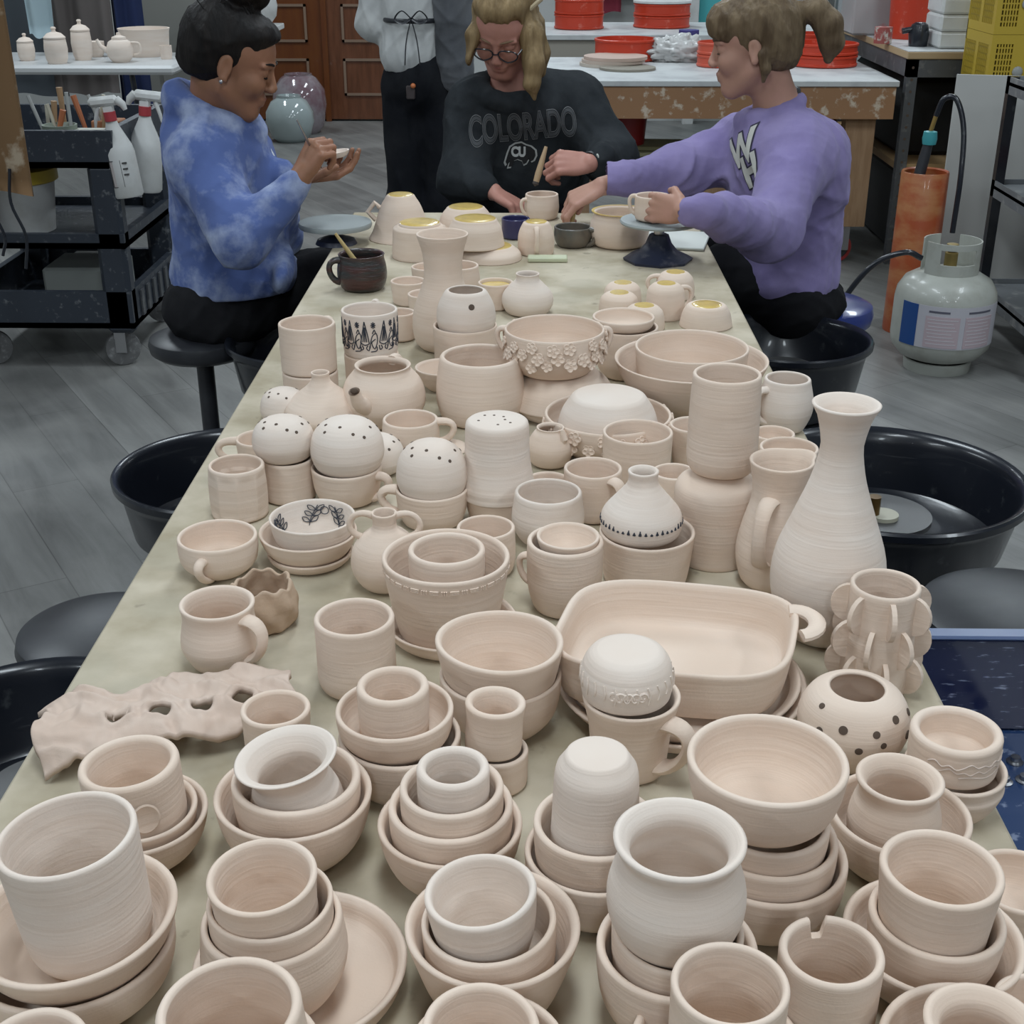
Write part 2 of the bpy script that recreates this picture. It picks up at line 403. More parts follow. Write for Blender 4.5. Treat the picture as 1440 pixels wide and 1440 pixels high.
# bulbous jar
P_('P0a','bowl',952,1325,226,BOWLD,'outer bowl under the large bulbous jar','bowl',h=.07,t=T6)
P_('P0b','bowl',953,1303,186,BOWLD,'inner bowl under the large bulbous jar','bowl',on='P0a',t=.005)
P_('P','jar',956,1176,190,COLLAR,'large bulbous white jar with a thick collar rim, front of the table','jar',on='P0b',t=.0065,m=CLAYW)
# upside-down cup
P_('Q00','bowl',838,1192,200,BOWLD,'lower bowl under the upturned cup left of the bulbous jar','bowl',yb=1305,t=.005)
P_('Q0','bowl',838,1152,175,BOWLD,'upper bowl holding the upturned cup left of the bulbous jar','bowl',on='Q00',t=.006)
P_('Q1','cup',840,1059,92,[(.70,0),(.72,.04),(.90,.14),(.955,.5),(1,.8),(1,1)],'upturned cup with its foot in the air, left of the bulbous jar','cup',on='Q0',flip=True,m=CLAYW)
# stack of four in the centre
P_('R0','bowl',633,1153,206,BOWL,'outermost bowl of the four nested pots at the centre front','bowl',yb=1266,t=.0055)
P_('R1','bowl',634,1128,176,BOWLD,'second bowl of the four nested pots at the centre front','bowl',on='R0',t=.0065)
P_('R2','bowl',635,1103,148,BOWLD,'third bowl of the four nested pots at the centre front','bowl',on='R1',t=.0065)
P_('R3','cup',637,1076,104,CYLS,'small thick-rimmed cup on top of the four nested pots','cup',on='R2',t=.0078,m=CLAYW)
# tilted trio
P_('S0','bowl',693,1298,251,[(.58,0),(.66,.04),(.80,.35),(.93,.75),(1,1)],'deep flaring bowl holding two tilted cups at the lower centre','bowl',yb=1452,t=.006)
P_('S1','cup',687,1290,190,[(.62,0),(.85,.10),(.97,.3),(1,1)],'tilted cup between the deep flaring bowl and the pale tilted cup','cup',on='S0',dy=0,t=.005,tilt=(2,180))
P_('S2','cup',675,1251,160,[(.48,0),(.68,.12),(.90,.5),(1,1)],'pale tilted cup topping the deep flaring bowl at the lower centre','cup',on='S1',dy=0,t=.0055,tilt=(5,190),m=CLAYW)
# left front
P_('BT0','bowl',100,1318,285,BOWLD,'bowl at the left table edge under the wide dish','bowl',yb=1447,t=.006)
P_('BT1','dish',103,1283,288,[(.62,0),(.74,.1),(.88,.4),(.96,.75),(1,1)],'wide shallow dish under the big cylinder cup at left','dish',on='BT0',t=.0065,tilt=(2,190))
P_('BT','planter',92,1171,196,[(.76,0),(.86,.05),(.93,.22),(.965,.6),(1,1)],'big white cylinder cup standing in the wide dish at left','planter',on='BT1',t=.005,tilt=(4,190),m=CLAYW)
P_('BS0','bowl',192,1140,198,BOWL,'outer bowl under the dimpled cup','bowl',yb=1232,t=.005)
P_('BS1','bowl',196,1133,162,BOWL,'inner bowl under the dimpled cup','bowl',on='BS0',t=.005)
BSp = P_('BS','cup',180,1070,140,CYLS,'cup with a thumb dimple in its side behind the big cylinder cup','cup',on='BS1',t=.0075,tilt=(3,180),parts=True)
P_('BU0','bowl',412,1112,222,BOWL,'outer bowl under the flared jar','bowl',yb=1232,t=.0055)
P_('BU1','bowl',416,1090,180,BOWLD,'inner bowl under the flared jar','bowl',on='BU0',t=.007)
P_('BU','jar',401,1062,148,[(.60,0),(.78,.08),(.90,.28),(.88,.5),(.74,.72),(.74,.80),(.88,.93),(1,1)],'jar with a wide flared rim leaning to the left in two bowls','jar',on='BU1',t=.0045,tilt=(8,200),m=CLAYW)
P_('T0','bowl',562,1030,172,BOWLD,'lower bowl under the small thick cup, left of the slim tumbler','bowl',yb=1130,t=.005)
P_('T1','bowl',555,994,167,BOWLD,'upper bowl holding the small thick cup, left of the slim tumbler','bowl',on='T0',t=.005)
P_('T2','cup',552,961,103,[(.86,0),(.93,.05),(.97,.3),(1,1)],'small thick cup standing in a bowl in front of the smooth tall cup','cup',on='T1',t=.0078)
P_('U0','tumbler',700,1052,86,CYLS,'lower tumbler under the slim tilted tumbler','tumbler',yb=1122,t=.005)
P_('U','tumbler',697,985,87,[(.84,0),(.92,.05),(.94,.3),(.93,.7),(1,1)],'slim tumbler stacked on another, right of the small thick cup','tumbler',on='U0',t=.007,tilt=(3,20))
P_('V0','bowl',704,944,172,BOWLD,'lower bowl under the oval bowl at the table centre','bowl',yb=1043,t=.0045)
P_('V1','bowl',703,899,180,[(.6,0),(.7,.05),(.84,.35),(.95,.75),(1,1)],'slightly oval bowl topping another at the table centre','bowl',on='V0',t=.006,wob=.03)
# casserole and platters
P_('W2','platter',957,951,352,PLATE,'lower of the two platters under the big casserole dish','platter',yb=1054,t=.007)
P_('W1','platter',957,940,338,PLATE,'upper of the two platters under the big casserole dish','platter',on='W2',t=.007)
Wd = P_('W','casserole_dish',952,884,336,[(.86,0),(.91,.08),(.95,.35),(.975,.7),(1,1)],'large rounded-square casserole dish with a loop handle, biggest piece on the table','dish',on='W1',t=.007,sq=(3.6,R_(12)),parts=True,seg=96,h=.056,warp=lambda x,y,z,R,H,a:(x,y*.78,z))
for az in (4,):
    pts = []; r0 = Wd.R*1.045
    for k in range(13):
        a = math.pi*k/12; u = .026*math.cos(a); o = .017*math.sin(a)
        ca, sa = math.cos(R_(az)), math.sin(R_(az)); pts.append(((r0*.985-.0035+o*1.25)*ca-u*sa, (r0*.985-.0035+o*1.25)*sa+u*ca, .054+o*.1))
    MB().tube(pts, [(.0055, .009)]*13, 10, flat=Vector((0,0,1))).build('handle', CLAY, Wd.root)
X0 = P_('X0','mug',888,975,140,[(.72,0),(.76,.05),(.80,.3),(.86,.65),(1,1)],'flaring mug with a strap handle, an upturned carved bowl in its mouth','mug',yb=1106,t=.005,parts=True)
handle(X0,-38,.80,.18,.030,.012,.005)
X1 = P_('X1','bowl',882,930,92,[(.74,0),(.82,.05),(.98,.25),(1.06,.55),(1.04,.8),(1,1)],'upturned carved small bowl resting in the mouth of the flaring mug','bowl',on='X0',flip=True,parts=True,m=CLAYW,h=.046)
# pierced globe and finned vase
M_ = P_('Mg','luminary',1206,965,92,[(.85,0),(1.10,.07),(1.50,.27),(1.70,.50),(1.66,.70),(1.42,.88),(1.08,.985),(1,1)],'round globe pierced with small holes at the right of the table','lantern',yb=1088,t=.006,parts=True)
holes(M_, [(R_(-115), 0.76, 1.15), (R_(-80), 0.74, 1), (R_(-52), 0.84, 1.1), (R_(-97), 0.54, 1), (R_(-72), 0.60, .85), (R_(-60), 0.38, 1), (R_(-85), 0.36, 1.05), (R_(-140), 0.66, 1), (R_(-150), 0.90, .8), (R_(-35), 0.59, 1.2), (R_(-20), 0.79, 1), (R_(-118), 0.40, 1), (R_(60), 0.74, 1), (R_(120), 0.74, 1)], .0036)
Nf = P_('Nf','vase',1246,820,98,[(1.0,0),(1.02,.2),(1.0,.6),(1.0,1)],'cylinder vase covered in half-round clay fins, right table edge','vase',yb=987,t=.005,parts=True)
Nf.fins = []
for row in range(3):
    for k in range(7):
        az = 2*math.pi*(k+(row % 2)*.5)/7+.2; zc = Nf.H*(.78-.285*row); rr = .0185
        pts = [(math.cos(a)*rr, math.sin(a)*rr*1.12) for a in np.linspace(-math.pi/2, math.pi/2, 13)]
        Mx = Matrix.Rotation(az, 4, 'Z') @ Matrix.Translation((Nf.R*1.0-.002, .0025, zc)) @ Matrix.Rotation(math.pi/2, 4, 'X')
        mb = MB(); mb.prism(pts, 0, .005, Mx); mb.build('fin', CLAY, Nf.root)
# amphora, tall vase, jug
BP = P_('BP','vase',1191,566,98,[(.92,0),(1.22,.04),(1.60,.16),(1.72,.26),(1.62,.38),(1.22,.53),(.82,.68),(.63,.80),(.64,.86),(.80,.95),(.97,.99),(1,1)],'tall white bottle vase with a flared mouth, tallest pot on the table','vase',yb=912,t=.0055,m=CLAYW)
def spout(x, y, z, R, H, a):
    d = abs((a-R_(35)+math.pi) % (2*math.pi)-math.pi); k = max(0, (z/H-.75)/.25)**1.5
    if d < .7: s = (.5+.5*math.cos(math.pi*d/.7))*k*.32; x, y = x*(1+s), y*(1+s)
    return x, y, z
BO = P_('BO','pitcher',1100,646,92,[(.74,0),(.98,.05),(1.16,.18),(1.20,.32),(1.06,.50),(.86,.68),(.84,.80),(.93,.93),(1,1)],'tall jug with a spout and long strap handle, left of the tall bottle vase','pitcher',yb=836,parts=True,warp=spout,seg=80)
handle(BO,-118,.74,.28,.030,.011,.0045)
Z_ = P_('Za','vase',540,720,37,[(1.5,0),(2.0,.05),(2.55,.2),(2.72,.36),(2.45,.55),(1.7,.70),(1.05,.78),(.92,.86),(1,1)],'small round amphora with two ear handles beside the painted bowls','vase',yb=835,t=.003,parts=True)
handle(Z_,178,.95,.66,.019,.0040,.0034,drop=.28,low_in=1.0); handle(Z_,2,.95,.66,.019,.0040,.0034,drop=.28,low_in=1.0)
P_('Y0','saucer',634,868,188,PLATE,'saucer under the planter with the stamped band','saucer',yb=928,t=.005)
Y1 = P_('Y1','planter',627,780,180,[(.74,0),(.78,.03),(.88,.4),(.96,.75),(1,1)],'large planter with a stamped band under its rim, standing on a saucer','planter',on='Y0',t=.0055,parts=True)
P_('Y2','cup',628,770,108,CYLS,'cup standing inside the planter with the stamped band','cup',on='Y1',t=.0065)
P_('AA','cup',498,866,114,[(.82,0),(.93,.06),(.985,.2),(.985,.6),(1,1)],'smooth tall cup standing alone left of the oval bowl','cup',yb=987,t=.006)
AB = P_('AB','mug',305,846,106,[(.68,0),(.80,.05),(1.02,.28),(1.05,.45),(.96,.72),(.95,.85),(1,1)],'round mug with a big handle in front of the crumpled pot','mug',yb=950,t=.005,parts=True)
handle(AB,-30,.84,.22,.027,.010,.0045)
def crumple(x, y, z, R, H, a):
    k = z/H; s = 1+.03*math.sin(3*a+4*k)+.03*math.sin(7*a+9*k)+.018*math.sin(13*a-6*k)
    return x*s, y*s, z+k**3*(.0025*math.sin(4*a)+.0022*math.sin(9*a+1))
P_('AC','crumpled_pot',369,818,82,[(.80,0),(1.0,.08),(1.14,.35),(1.14,.62),(1.04,.85),(1,1)],'crumpled hand-pinched tan pot with a ragged rim','pot',yb=893,m=CLAYT,warp=crumple,seg=96,t=.004)
AD = P_('AD','mug',305,752,111,[(.52,0),(.66,.06),(.92,.3),(1.0,.6),(1,1)],'wide low mug with its handle facing the viewer, left table edge','mug',yb=816,parts=True)
handle(AD,-100,.72,.12,.022,.007,.004)
def facet(x, y, z, R, H, a):
    n = 9; b = (a % (2*math.pi/n))-math.pi/n; q = math.cos(math.pi/n)/math.cos(b); r = math.hypot(x, y)
    if r > R*.93 and .06 < z/H < .93: k = .9*min(1, (z/H-.06)/.1, (.93-z/H)/.12); return x*(1-k+k*q), y*(1-k+k*q), z
    return x, y, z
P_('AE','tumbler',332,652,78,[(.94,0),(1.02,.05),(1.06,.3),(1.06,.65),(1.02,.9),(1,1)],'tall faceted tumbler above the wide low mug','tumbler',yb=738,warp=facet,seg=126)
AF = P_('AF','mug',365,615,68,TAPL,'mug with a round handle pointing left, behind the faceted tumbler','mug',yb=668,parts=True)
handle(AF,190,.92,.25,.030,.0055,.005,low_in=.9)
# soap/dome shakers
AG0 = P_('AG0','tumbler',404,642,74,[(.92,0),(.99,.05),(1,1)],'tumbler under the leftmost speckled dome','tumbler',yb=712)
AH0 = P_('AH0','mug',487,654,101,[(.66,0),(.76,.06),(.92,.4),(1,1)],'mug under the biggest pierced dome','mug',yb=716,parts=True)
handle(AH0,-20,.82,.2,.022,.008,.005)
AI0 = P_('AI0','mug',607,684,103,[(.68,0),(.80,.06),(.94,.4),(1,1)],'mug with its handle to the left under the pierced dome nearest the planter','mug',yb=748,parts=True)
handle(AI0,182,.92,.25,.026,.009,.005)
SP = [(i*2.4+.3, .80+.17*((i*7) % 10)/10, 1) for i in range(13)]
AG = P_('AG','shaker',396,586,88,DOME,'flattened dome with punched holes on a tumbler, leftmost of the big domes','shaker',on='AG0',closed=True,parts=True,m=CLAYW); holes(AG, SP, .0022)
AH = P_('AH','shaker',486,588,105,DOME,'biggest round dome with punched holes, on a mug','shaker',on='AH0',closed=True,parts=True,m=CLAYW); holes(AH, SP, .0022)
AI = P_('AI','shaker',606,620,101,DOME,'round dome with punched holes on a mug, nearest the planter','shaker',on='AI0',closed=True,parts=True,m=CLAYW); holes(AI, SP, .0022)
AJ = P_('AJ','shaker',526,612,84,DOME,'pierced dome half hidden behind the two big domes','shaker',yb=672,closed=True,parts=True,m=CLAYW); holes(AJ, SP, .0022)
AL = P_('AL','shaker',397,546,66,DOME,'small pierced dome left of the wide bottle','shaker',yb=600,closed=True,parts=True,m=CLAYW); holes(AL, SP, .0020)
AK0 = P_('AK0','cup',703,694,100,TAPL,'cup under the bell-shaped shaker','cup',yb=742)
AK = P_('AK','shaker',699,590,84,[(.76,0),(.79,.03),(.82,.12),(.85,.5),(.95,.80),(1.0,.88),(.97,.90),(.985,1)],'bell-shaped upturned shaker with holes in its flat top','shaker',on='AK0',flip=True,parts=True,m=CLAYW)
AK.hs = [(1.0+k*2.2, .004+.006*((k*3) % 4), 1) for k in range(7)]
for k in range(7):
    r = AK.R*.52*math.sqrt(.15+.8*((k*5) % 7)/7); a = k*2.4
    MB().lathe([(0, AK.H+.0003), (.0016, AK.H+.0004), (.0021, AK.H-.0005)], 12, (r*math.cos(a), r*math.sin(a), 0)).build('hole', HOLE_SHADE, AK.root)
AMg = P_('AMg','mug',577,588,78,[(.84,0),(.93,.06),(1.03,.3),(1.04,.6),(1,1)],'low mug with its handle pointing right, in front of the teapot and barrel-shaped jar','mug',yb=644,parts=True)
handle(AMg,0,.90,.25,.028,.008,.0045)
P_('AMl','lid',630,622,58,[(1.0,0),(1.0,.15),(.85,.55),(.45,.85),(.06,1)],'low domed lid lying between the pierced dome and the bell-shaped shaker','lid',yb=640,closed=True)
AM = P_('AM','bottle',450,523,27,[(2.9,0),(3.5,.05),(4.1,.22),(3.9,.38),(2.9,.56),(1.7,.72),(1.05,.84),(.93,.92),(1,1)],'wide squat bottle with a narrow neck behind the domes','bottle',yb=612,t=.003)
AN = P_('AN','teapot',538,512,81,[(.80,0),(1.05,.06),(1.40,.28),(1.46,.48),(1.34,.70),(1.08,.86),(.96,.92),(.95,.96),(1,1)],'round teapot without a lid, its spout towards the viewer','teapot',yb=604,parts=True)
_a = R_(-112)
_sp = cr([(AN.R*1.2, AN.H*.45), (AN.R*1.75, AN.H*.60), (AN.R*2.05, AN.H*.84)], 5)
MB().tube([(r*math.cos(_a), r*math.sin(_a), z) for r, z in _sp], [.0150-.0007*i for i in range(len(_sp)-1)]+[.0090], 14, caps=False).build('spout', CLAY, AN.root)
_e = Vector((_sp[-1][0]*math.cos(_a), _sp[-1][0]*math.sin(_a), _sp[-1][1]))
MB().ball((0,0,.0005), .0060, 8, (1,.6,.8)).build('spout_mouth', HOLE_SHADE, AN.root, tuple(_e))  # dark ball stands in for the shade inside the spout
handle(AN,75,.93,.35,.030,.009,.006)
AO0 = P_('AO0','mug',436,520,78,[(.9,0),(.97,.05),(1,1)],'lower mug of the pair at the left table edge beyond the bottle','mug',yb=572,table=TZ)
AO1 = P_('AO1','mug',431,453,80,[(.93,0),(.98,.05),(1,1)],'plain straight mug on top of another, left of the illustrated mug','mug',on='AO0',parts=True)
handle(AO1,60,.90,.2,.024,.008,.0045)
AP0 = P_('AP0','mug',522,495,76,CYLS,'lower mug under the illustrated mug','mug',yb=552)
AP = P_('AP','mug',519,434,79,[(.88,0),(.95,.05),(.98,.3),(1,1)],'white mug drawn with dark gnome figures and stars','mug',on='AP0',parts=True,m=CLAYW)
handle(AP,85,.95,.2,.024,.007,.0045)
P_('APb','mug',562,438,44,CYLS,'small mug right behind the illustrated mug','mug',yb=482)
AQ = P_('AQa','cup',574,394,50,TAPL,'small cup left of the waisted vase, middle of three','cup',yb=432)
P_('AQb','cup',598,412,50,TAPL,'small cup tight against the waisted vase, nearest of three','cup',yb=450)
P_('AQc','cup',602,374,48,TAPL,'small cup behind the waisted vase, farthest of three','cup',yb=410)
AR = P_('AR','vase',622,328,74,[(.85,0),(1.12,.06),(1.24,.20),(1.16,.36),(.90,.52),(.75,.62),(.73,.72),(.80,.85),(.95,.96),(1,1)],'tall waisted vase with a flared mouth at the back left','vase',yb=498,t=.004)
P_('AS0','cup',654,456,90,CYLS,'cup under the small ball lantern','cup',yb=527)
AS = P_('AS','lantern',655,407,54,[(1.30,0),(1.46,.10),(1.56,.35),(1.45,.65),(1.15,.92),(1.0,1)],'ball lantern with a wide mouth and one round hole, on a cup','lantern',on='AS0',parts=True,m=CLAYW)
holes(AS, [(R_(-75), .74, 1)], .0052)
AT = P_('AT','vase',742,384,34,[(1.5,0),(1.85,.08),(2.15,.30),(2.0,.52),(1.35,.74),(1.0,.84),(.92,.92),(1,1)],'small round bottle vase beside the yellow-glazed cup','vase',yb=447,m=CLAYW,t=.003)
AU = P_('AU','cup',697,396,50,TAPL,'cup with yellow wax inside, left of the small bottle vase','cup',yb=438,parts=True)
MB().lathe([(0, AU.H*.86), (AU.R*.84, AU.H*.87)], 32).build('waxed_inside', WAX, AU.root)
P_('AUb','cup',645,372,56,BELLYL,'rounded pot behind the waisted vase','pot',yb=420)
AV = P_('AV','jar',675,499,112,[(.86,0),(.98,.04),(1.10,.25),(1.12,.5),(1.06,.8),(1,1)],'large barrel-shaped jar in the middle of the table','jar',yb=604,t=.0075)
P_('AW','bowl',622,515,78,BOWLS,'shallow bowl behind the barrel-shaped jar','bowl',yb=553)
# flower bowls
P_('AX00','dish',790,560,146,PLATE,'saucer at the bottom of the flower bowl stack','saucer',h=.022)
P_('AX0','bowl',790,532,96,[(.62,0),(.70,.08),(.88,.4),(1,.9),(1,1)],'upturned bowl between the saucer and the upper flower bowl','bowl',on='AX00',flip=True,h=.05)
AX = P_('AX','flower_bowl',780,461,142,[(.66,0),(.74,.06),(.95,.36),(1.0,.7),(1,1)],'bowl ringed with clay flowers and ear handles, standing high','bowl',on='AX0',parts=True,t=.004)
BB0 = P_('BB0','flower_bowl',855,580,178,[(.62,0),(.72,.06),(.93,.36),(1.0,.7),(1,1)],'lower bowl with clay flowers around it holding an upturned bowl','bowl',yb=650,parts=True)
P_('BB','bowl',856,560,98,[(.64,0),(.70,.08),(.86,.4),(.96,.85),(1,1)],'upturned bowl lying in the lower flower bowl','bowl',on='BB0',flip=True,m=CLAYW,h=.066)
def flowers(p, zs, n, size):
    rs = random.Random(5)
    for q, zf in enumerate(zs):
        for k in range(n):
            a = 2*math.pi*(k+.5*q)/n+rs.uniform(-.07, .07); zz = zf+rs.uniform(-.05, .05); c = surf(p, a, zz); s = size*rs.uniform(.85, 1.15)
            mb = MB(); o = Vector((math.cos(a), math.sin(a), .15)).normalized(); t1 = Vector((-math.sin(a), math.cos(a), 0)); t2 = o.cross(t1)
            for j in range(5):
                b = 2*math.pi*j/5+q; d = (t1*math.cos(b)+t2*math.sin(b))
                Mx = Matrix((d, o.cross(d), o)).transposed().to_4x4(); Mx.translation = c+d*s*.55+o*s*.12
                mb.lathe([(0, -.25*s), (.35*s, -.15*s), (.46*s, .10*s), (.36*s, .22*s), (.18*s, .12*s), (0, .04*s)], 9, M=Mx)
            mb.ball(c+o*s*.2, s*.18, 4); mb.build('clay_flower', p.M, p.root)
flowers(AX, (.80, .60, .42), 15, .0105); flowers(BB0, (.76, .54), 18, .0105)
handle(AX,175,.95,.45,.016,.006,.004); handle(AX,5,.95,.45,.014,.006,.004)
P_('AY0','bowl',880,458,92,BOWLD,'lower of two bowls right of the upper flower bowl','bowl',yb=536)
P_('AY1','bowl',877,444,88,BOWLD,'upper of two bowls right of the upper flower bowl','bowl',on='AY0')
P_('AZ0','bowl',972,503,218,BOWLS,'very wide shallow bowl holding another large bowl, right rear','bowl',yb=592)
P_('AZ1','bowl',973,486,161,[(.66,0),(.76,.06),(.92,.4),(1,1)],'large bowl set inside the very wide shallow bowl, right rear','bowl',on='AZ0')
def upcup(key, cx, cy, w, yb, prof, label, cat='cup', r=.8, hz=None, **k):
    p = P_(key, cat, cx, cy, w, prof, label, cat, yb=yb, flip=True, parts=True, group=None, **k)
    foot_patch(p, float(p.rf(0))*r)
    if hz is not None: handle(p, hz, .82, .2, .024, .006, .004)
    return p
UT = [(.60,0),(.66,.05),(.88,.25),(.98,.6),(1,1)]
upcup('BA1',950,382,34,424,UT,'upturned mug with shiny waxed foot, farthest of the right rear group',cat='mug',hz=180)
upcup('BA2',876,397,32,430,UT,'small upturned cup left of the far waxed mug')
upcup('BA3',871,411,34,446,UT,'small upturned cup at the left end of the right rear group')
upcup('BA4',937,398,34,453,[(.62,0),(.70,.04),(.92,.18),(1.0,.5),(1,1)],'tall upturned cup with a wax spot, middle of the right rear group',cat='mug',hz=20)
upcup('BA5',906,429,36,470,UT,'upturned cup with a waxed foot right behind the two nested bowls')
upcup('BA6',994,428,54,468,[(.72,0),(.76,.08),(.9,.4),(1,1)],'upturned bowl with yellow waxed foot nearest the right table edge',cat='bowl')
BC = P_('BC','creamer',774,600,40,[(1.0,0),(1.35,.08),(1.62,.35),(1.60,.58),(1.2,.84),(.96,.93),(1,1)],'small round creamer with a beak-like spout by the bell-shaped shaker','creamer',yb=660,parts=True,t=.003)
MB().tube([(BC.R*1.15*math.cos(R_(-45)), BC.R*1.15*math.sin(R_(-45)), BC.H*.55), (BC.R*1.35*math.cos(R_(-45)), BC.R*1.35*math.sin(R_(-45)), BC.H*.8), (BC.R*1.15*math.cos(R_(-45)), BC.R*1.15*math.sin(R_(-45)), BC.H*1.02)], [.002, .006, .003], 10).build('spout', CLAY, BC.root)
P_('BCb','cup',770,674,62,CYLS,'cup half hidden in front of the small creamer','cup',yb=730)
P_('BD','cup',897,606,99,[(.80,0),(.9,.06),(.97,.4),(1,1)],'wide cup in front of the lower flower bowl','cup',yb=690)
BE = P_('BE','mug',834,657,82,[(.84,0),(.93,.06),(.98,.3),(1,1)],'mug with a long strap handle behind the round glossy jar','mug',yb=738,parts=True)
handle(BE,-50,.88,.2,.022,.010,.0045)
P_('BF','jar',771,690,94,[(.70,0),(.86,.06),(1.06,.30),(1.10,.5),(1.04,.8),(1,1)],'round-sided cup left of the mug with the long strap handle','cup',yb=772,m=CLAYW)
P_('BG','cup',683,740,82,[(.8,0),(.93,.07),(1.02,.3),(1.02,.6),(1,1)],'cup half hidden behind the stamped planter','cup',yb=817)
BH0 = P_('BH0','mug',795,758,108,[(.70,0),(.82,.06),(.96,.3),(1.0,.6),(1,1)],'mug with a small handle at its left holding another cup','mug',yb=871,parts=True,t=.006)
handle(BH0,172,.72,.35,.014,.006,.0035)
P_('BH1','cup',799,752,90,[(.50,0),(.62,.06),(.84,.4),(.95,.75),(1,1)],'cup nested in the mug with the small left handle','cup',on='BH0',t=.004)
BI0 = P_('BI0','bowl',910,745,135,[(.82,0),(.87,.05),(.93,.4),(1,1)],'straight-sided pot holding the bottle painted with trees','pot',yb=838)
BI = P_('BI','bottle',905,661,45,[(2.0,0),(2.45,.06),(2.60,.22),(2.45,.38),(1.75,.58),(1.10,.76),(.93,.86),(.93,.93),(1,1)],'white bottle with tiny dark painted trees, standing in a pot','bottle',on='BI0',parts=True,m=CLAYW)
BJ0 = P_('BJ0','mug',1010,662,70,[(.80,0),(.95,.05),(1.22,.10),(1.36,.22),(1.36,.6),(1.26,1),(1.26,1)],'tall rounded mug supporting the plain cylinder','mug',yb=800,flip=True,parts=True)
handle(BJ0,35,.88,.4,.016,.008,.004)
P_('BJ1','tumbler',1023,524,96,[(.80,0),(.93,.03),(1.04,.12),(1.06,.3),(1.04,.7),(1,1)],'tall plain cylinder stacked on a mug, right of centre','tumbler',on='BJ0')
P_('BK','cup',975,596,66,TAP,'tapered cup left of the tall plain cylinder','cup',yb=664)
P_('BKb','tumbler',948,662,62,CYLS,'tumbler between the painted bottle and the tall rounded mug','tumbler',yb=728)
BL = P_('BL','mug',1108,531,64,[(.72,0),(.92,.08),(1.18,.35),(1.20,.6),(1.04,.9),(1,1)],'round mug with an ear handle at the right table edge','mug',yb=612,parts=True,m=CLAYW)
handle(BL,205,.82,.2,.026,.008,.0045)
P_('BM','cup',1088,608,60,BOWLD,'cup behind the jug, next to the tall plain cylinder','cup',yb=654)
P_('BN','bowl',1110,628,82,BOWLD,'bowl right behind the mouth of the jug','bowl',yb=690)
P_('BRj','creamer',387,994,98,[(.70,0),(.84,.06),(.95,.3),(.96,.7),(1,1)],'creamer with a pinched lip at the end of the wavy tray','creamer',yb=1090,t=.0055)
# small painted bowls
P_('pb0','dish',436,772,122,[(.75,0),(.84,.08),(.95,.5),(1,1)],'lowest of the three small dishes beside the amphora','dish',yb=807)
P_('pb1','dish',433,745,139,[(.60,0),(.72,.08),(.90,.5),(1,1)],'middle of the three small dishes beside the amphora','dish',on='pb0')
pb2 = P_('pb2','dish',439,725,121,[(.50,0),(.66,.06),(.88,.4),(.96,.75),(1,1)],'small white bowl painted inside with dark leaves','bowl',on='pb1',parts=True,m=CLAYW,t=.0035)
# far end of the table
ub1 = P_('ub1','bowl',563,273,38,[(.40,0),(.44,.06),(.62,.3),(.85,.8),(1,1)],'tall upturned bowl with a waxed foot and a small lug, farthest left','bowl',yb=345,flip=True,parts=True)
foot_patch(ub1, .38)
ub2 = P_('ub2','bowl',590,312,58,[(.72,0),(.76,.12),(.92,.16),(.98,.6),(1,1)],'upturned bowl with a yellow waxed foot behind the dark mug','bowl',yb=370,flip=True,parts=True); foot_patch(ub2, .70)
ub3 = P_('ub3','bowl',655,290,50,[(.60,0),(.66,.08),(.85,.4),(1,1)],'upturned bowl with a yellow waxed foot, behind another like it','bowl',yb=334,flip=True,parts=True); foot_patch(ub3, .58)
ub5 = P_('ub5','dish',690,345,62,[(.70,0),(.74,.1),(.94,.5),(1,1)],'low upturned dish with a yellow foot near the painter','dish',yb=374,flip=True,parts=True); foot_patch(ub5, .68)
ub4 = P_('ub4','bowl',668,304,60,[(.72,0),(.76,.10),(.90,.4),(1,1)],'upturned bowl with a broad yellow foot standing on a low dish','bowl',on='ub5',flip=True,parts=True,h=.062); foot_patch(ub4, .70)
um = P_('um','mug',754,311,32,[(.62,0),(.72,.05),(.95,.35),(1.0,.7),(.94,1)],'upturned mug with its handle towards the viewer at the table end','mug',yb=362,flip=True,parts=True); foot_patch(um, .6)
handle(um,-88,.86,.12,.020,.007,.004)
dk = P_('dk','stein',508,356,66,[(.72,0),(.92,.08),(1.06,.35),(1.04,.65),(.96,.9),(1,1)],'dark red and grey glazed mug with a spiral pattern holding a brush','mug',yb=412,parts=True,m=mat('dark_red_glaze',(.055,.018,.016),.35,noise=(9,(.03,.032,.032),.42,.58,(1,1,6)),bump=(30,.7,.004,(1,1,5)),coat=.3))
handle(dk,200,.85,.25,.026,.007,.006)
bw = P_('bw','bowl',806,318,54,[(.70,0),(.86,.12),(1.0,.5),(1,1)],'dark grey glazed bowl with a handle at the table end','bowl',yb=350,parts=True,m=mat('grey_glaze',(.085,.085,.075),.35,noise=(14,(.16,.13,.10),.4,.65),coat=.3))
handle(bw,-25,.9,.1,.022,.007,.005)
bb = P_('bb','cup',725,306,40,CYLS,'small blue glazed pot of slip behind the upturned mug','pot',yb=338,m=mat('blue_glaze',(.03,.03,.10),.3,coat=.3))
pr_ = P_('pr','pot',872,296,78,[(.76,0),(.95,.1),(1.08,.4),(1.04,.7),(.94,.92),(1,1)],'round lidless pot behind the turntable','pot',yb=352,parts=True,m=CLAY)
MB().lathe([(pr_.R*.93, pr_.H*1.0), (pr_.R*1.03, pr_.H*1.004), (pr_.R*1.03, pr_.H*.985)], 40).build('waxed_rim', WAX, pr_.root)
for k in POTS: print('POT', POTS[k].log)
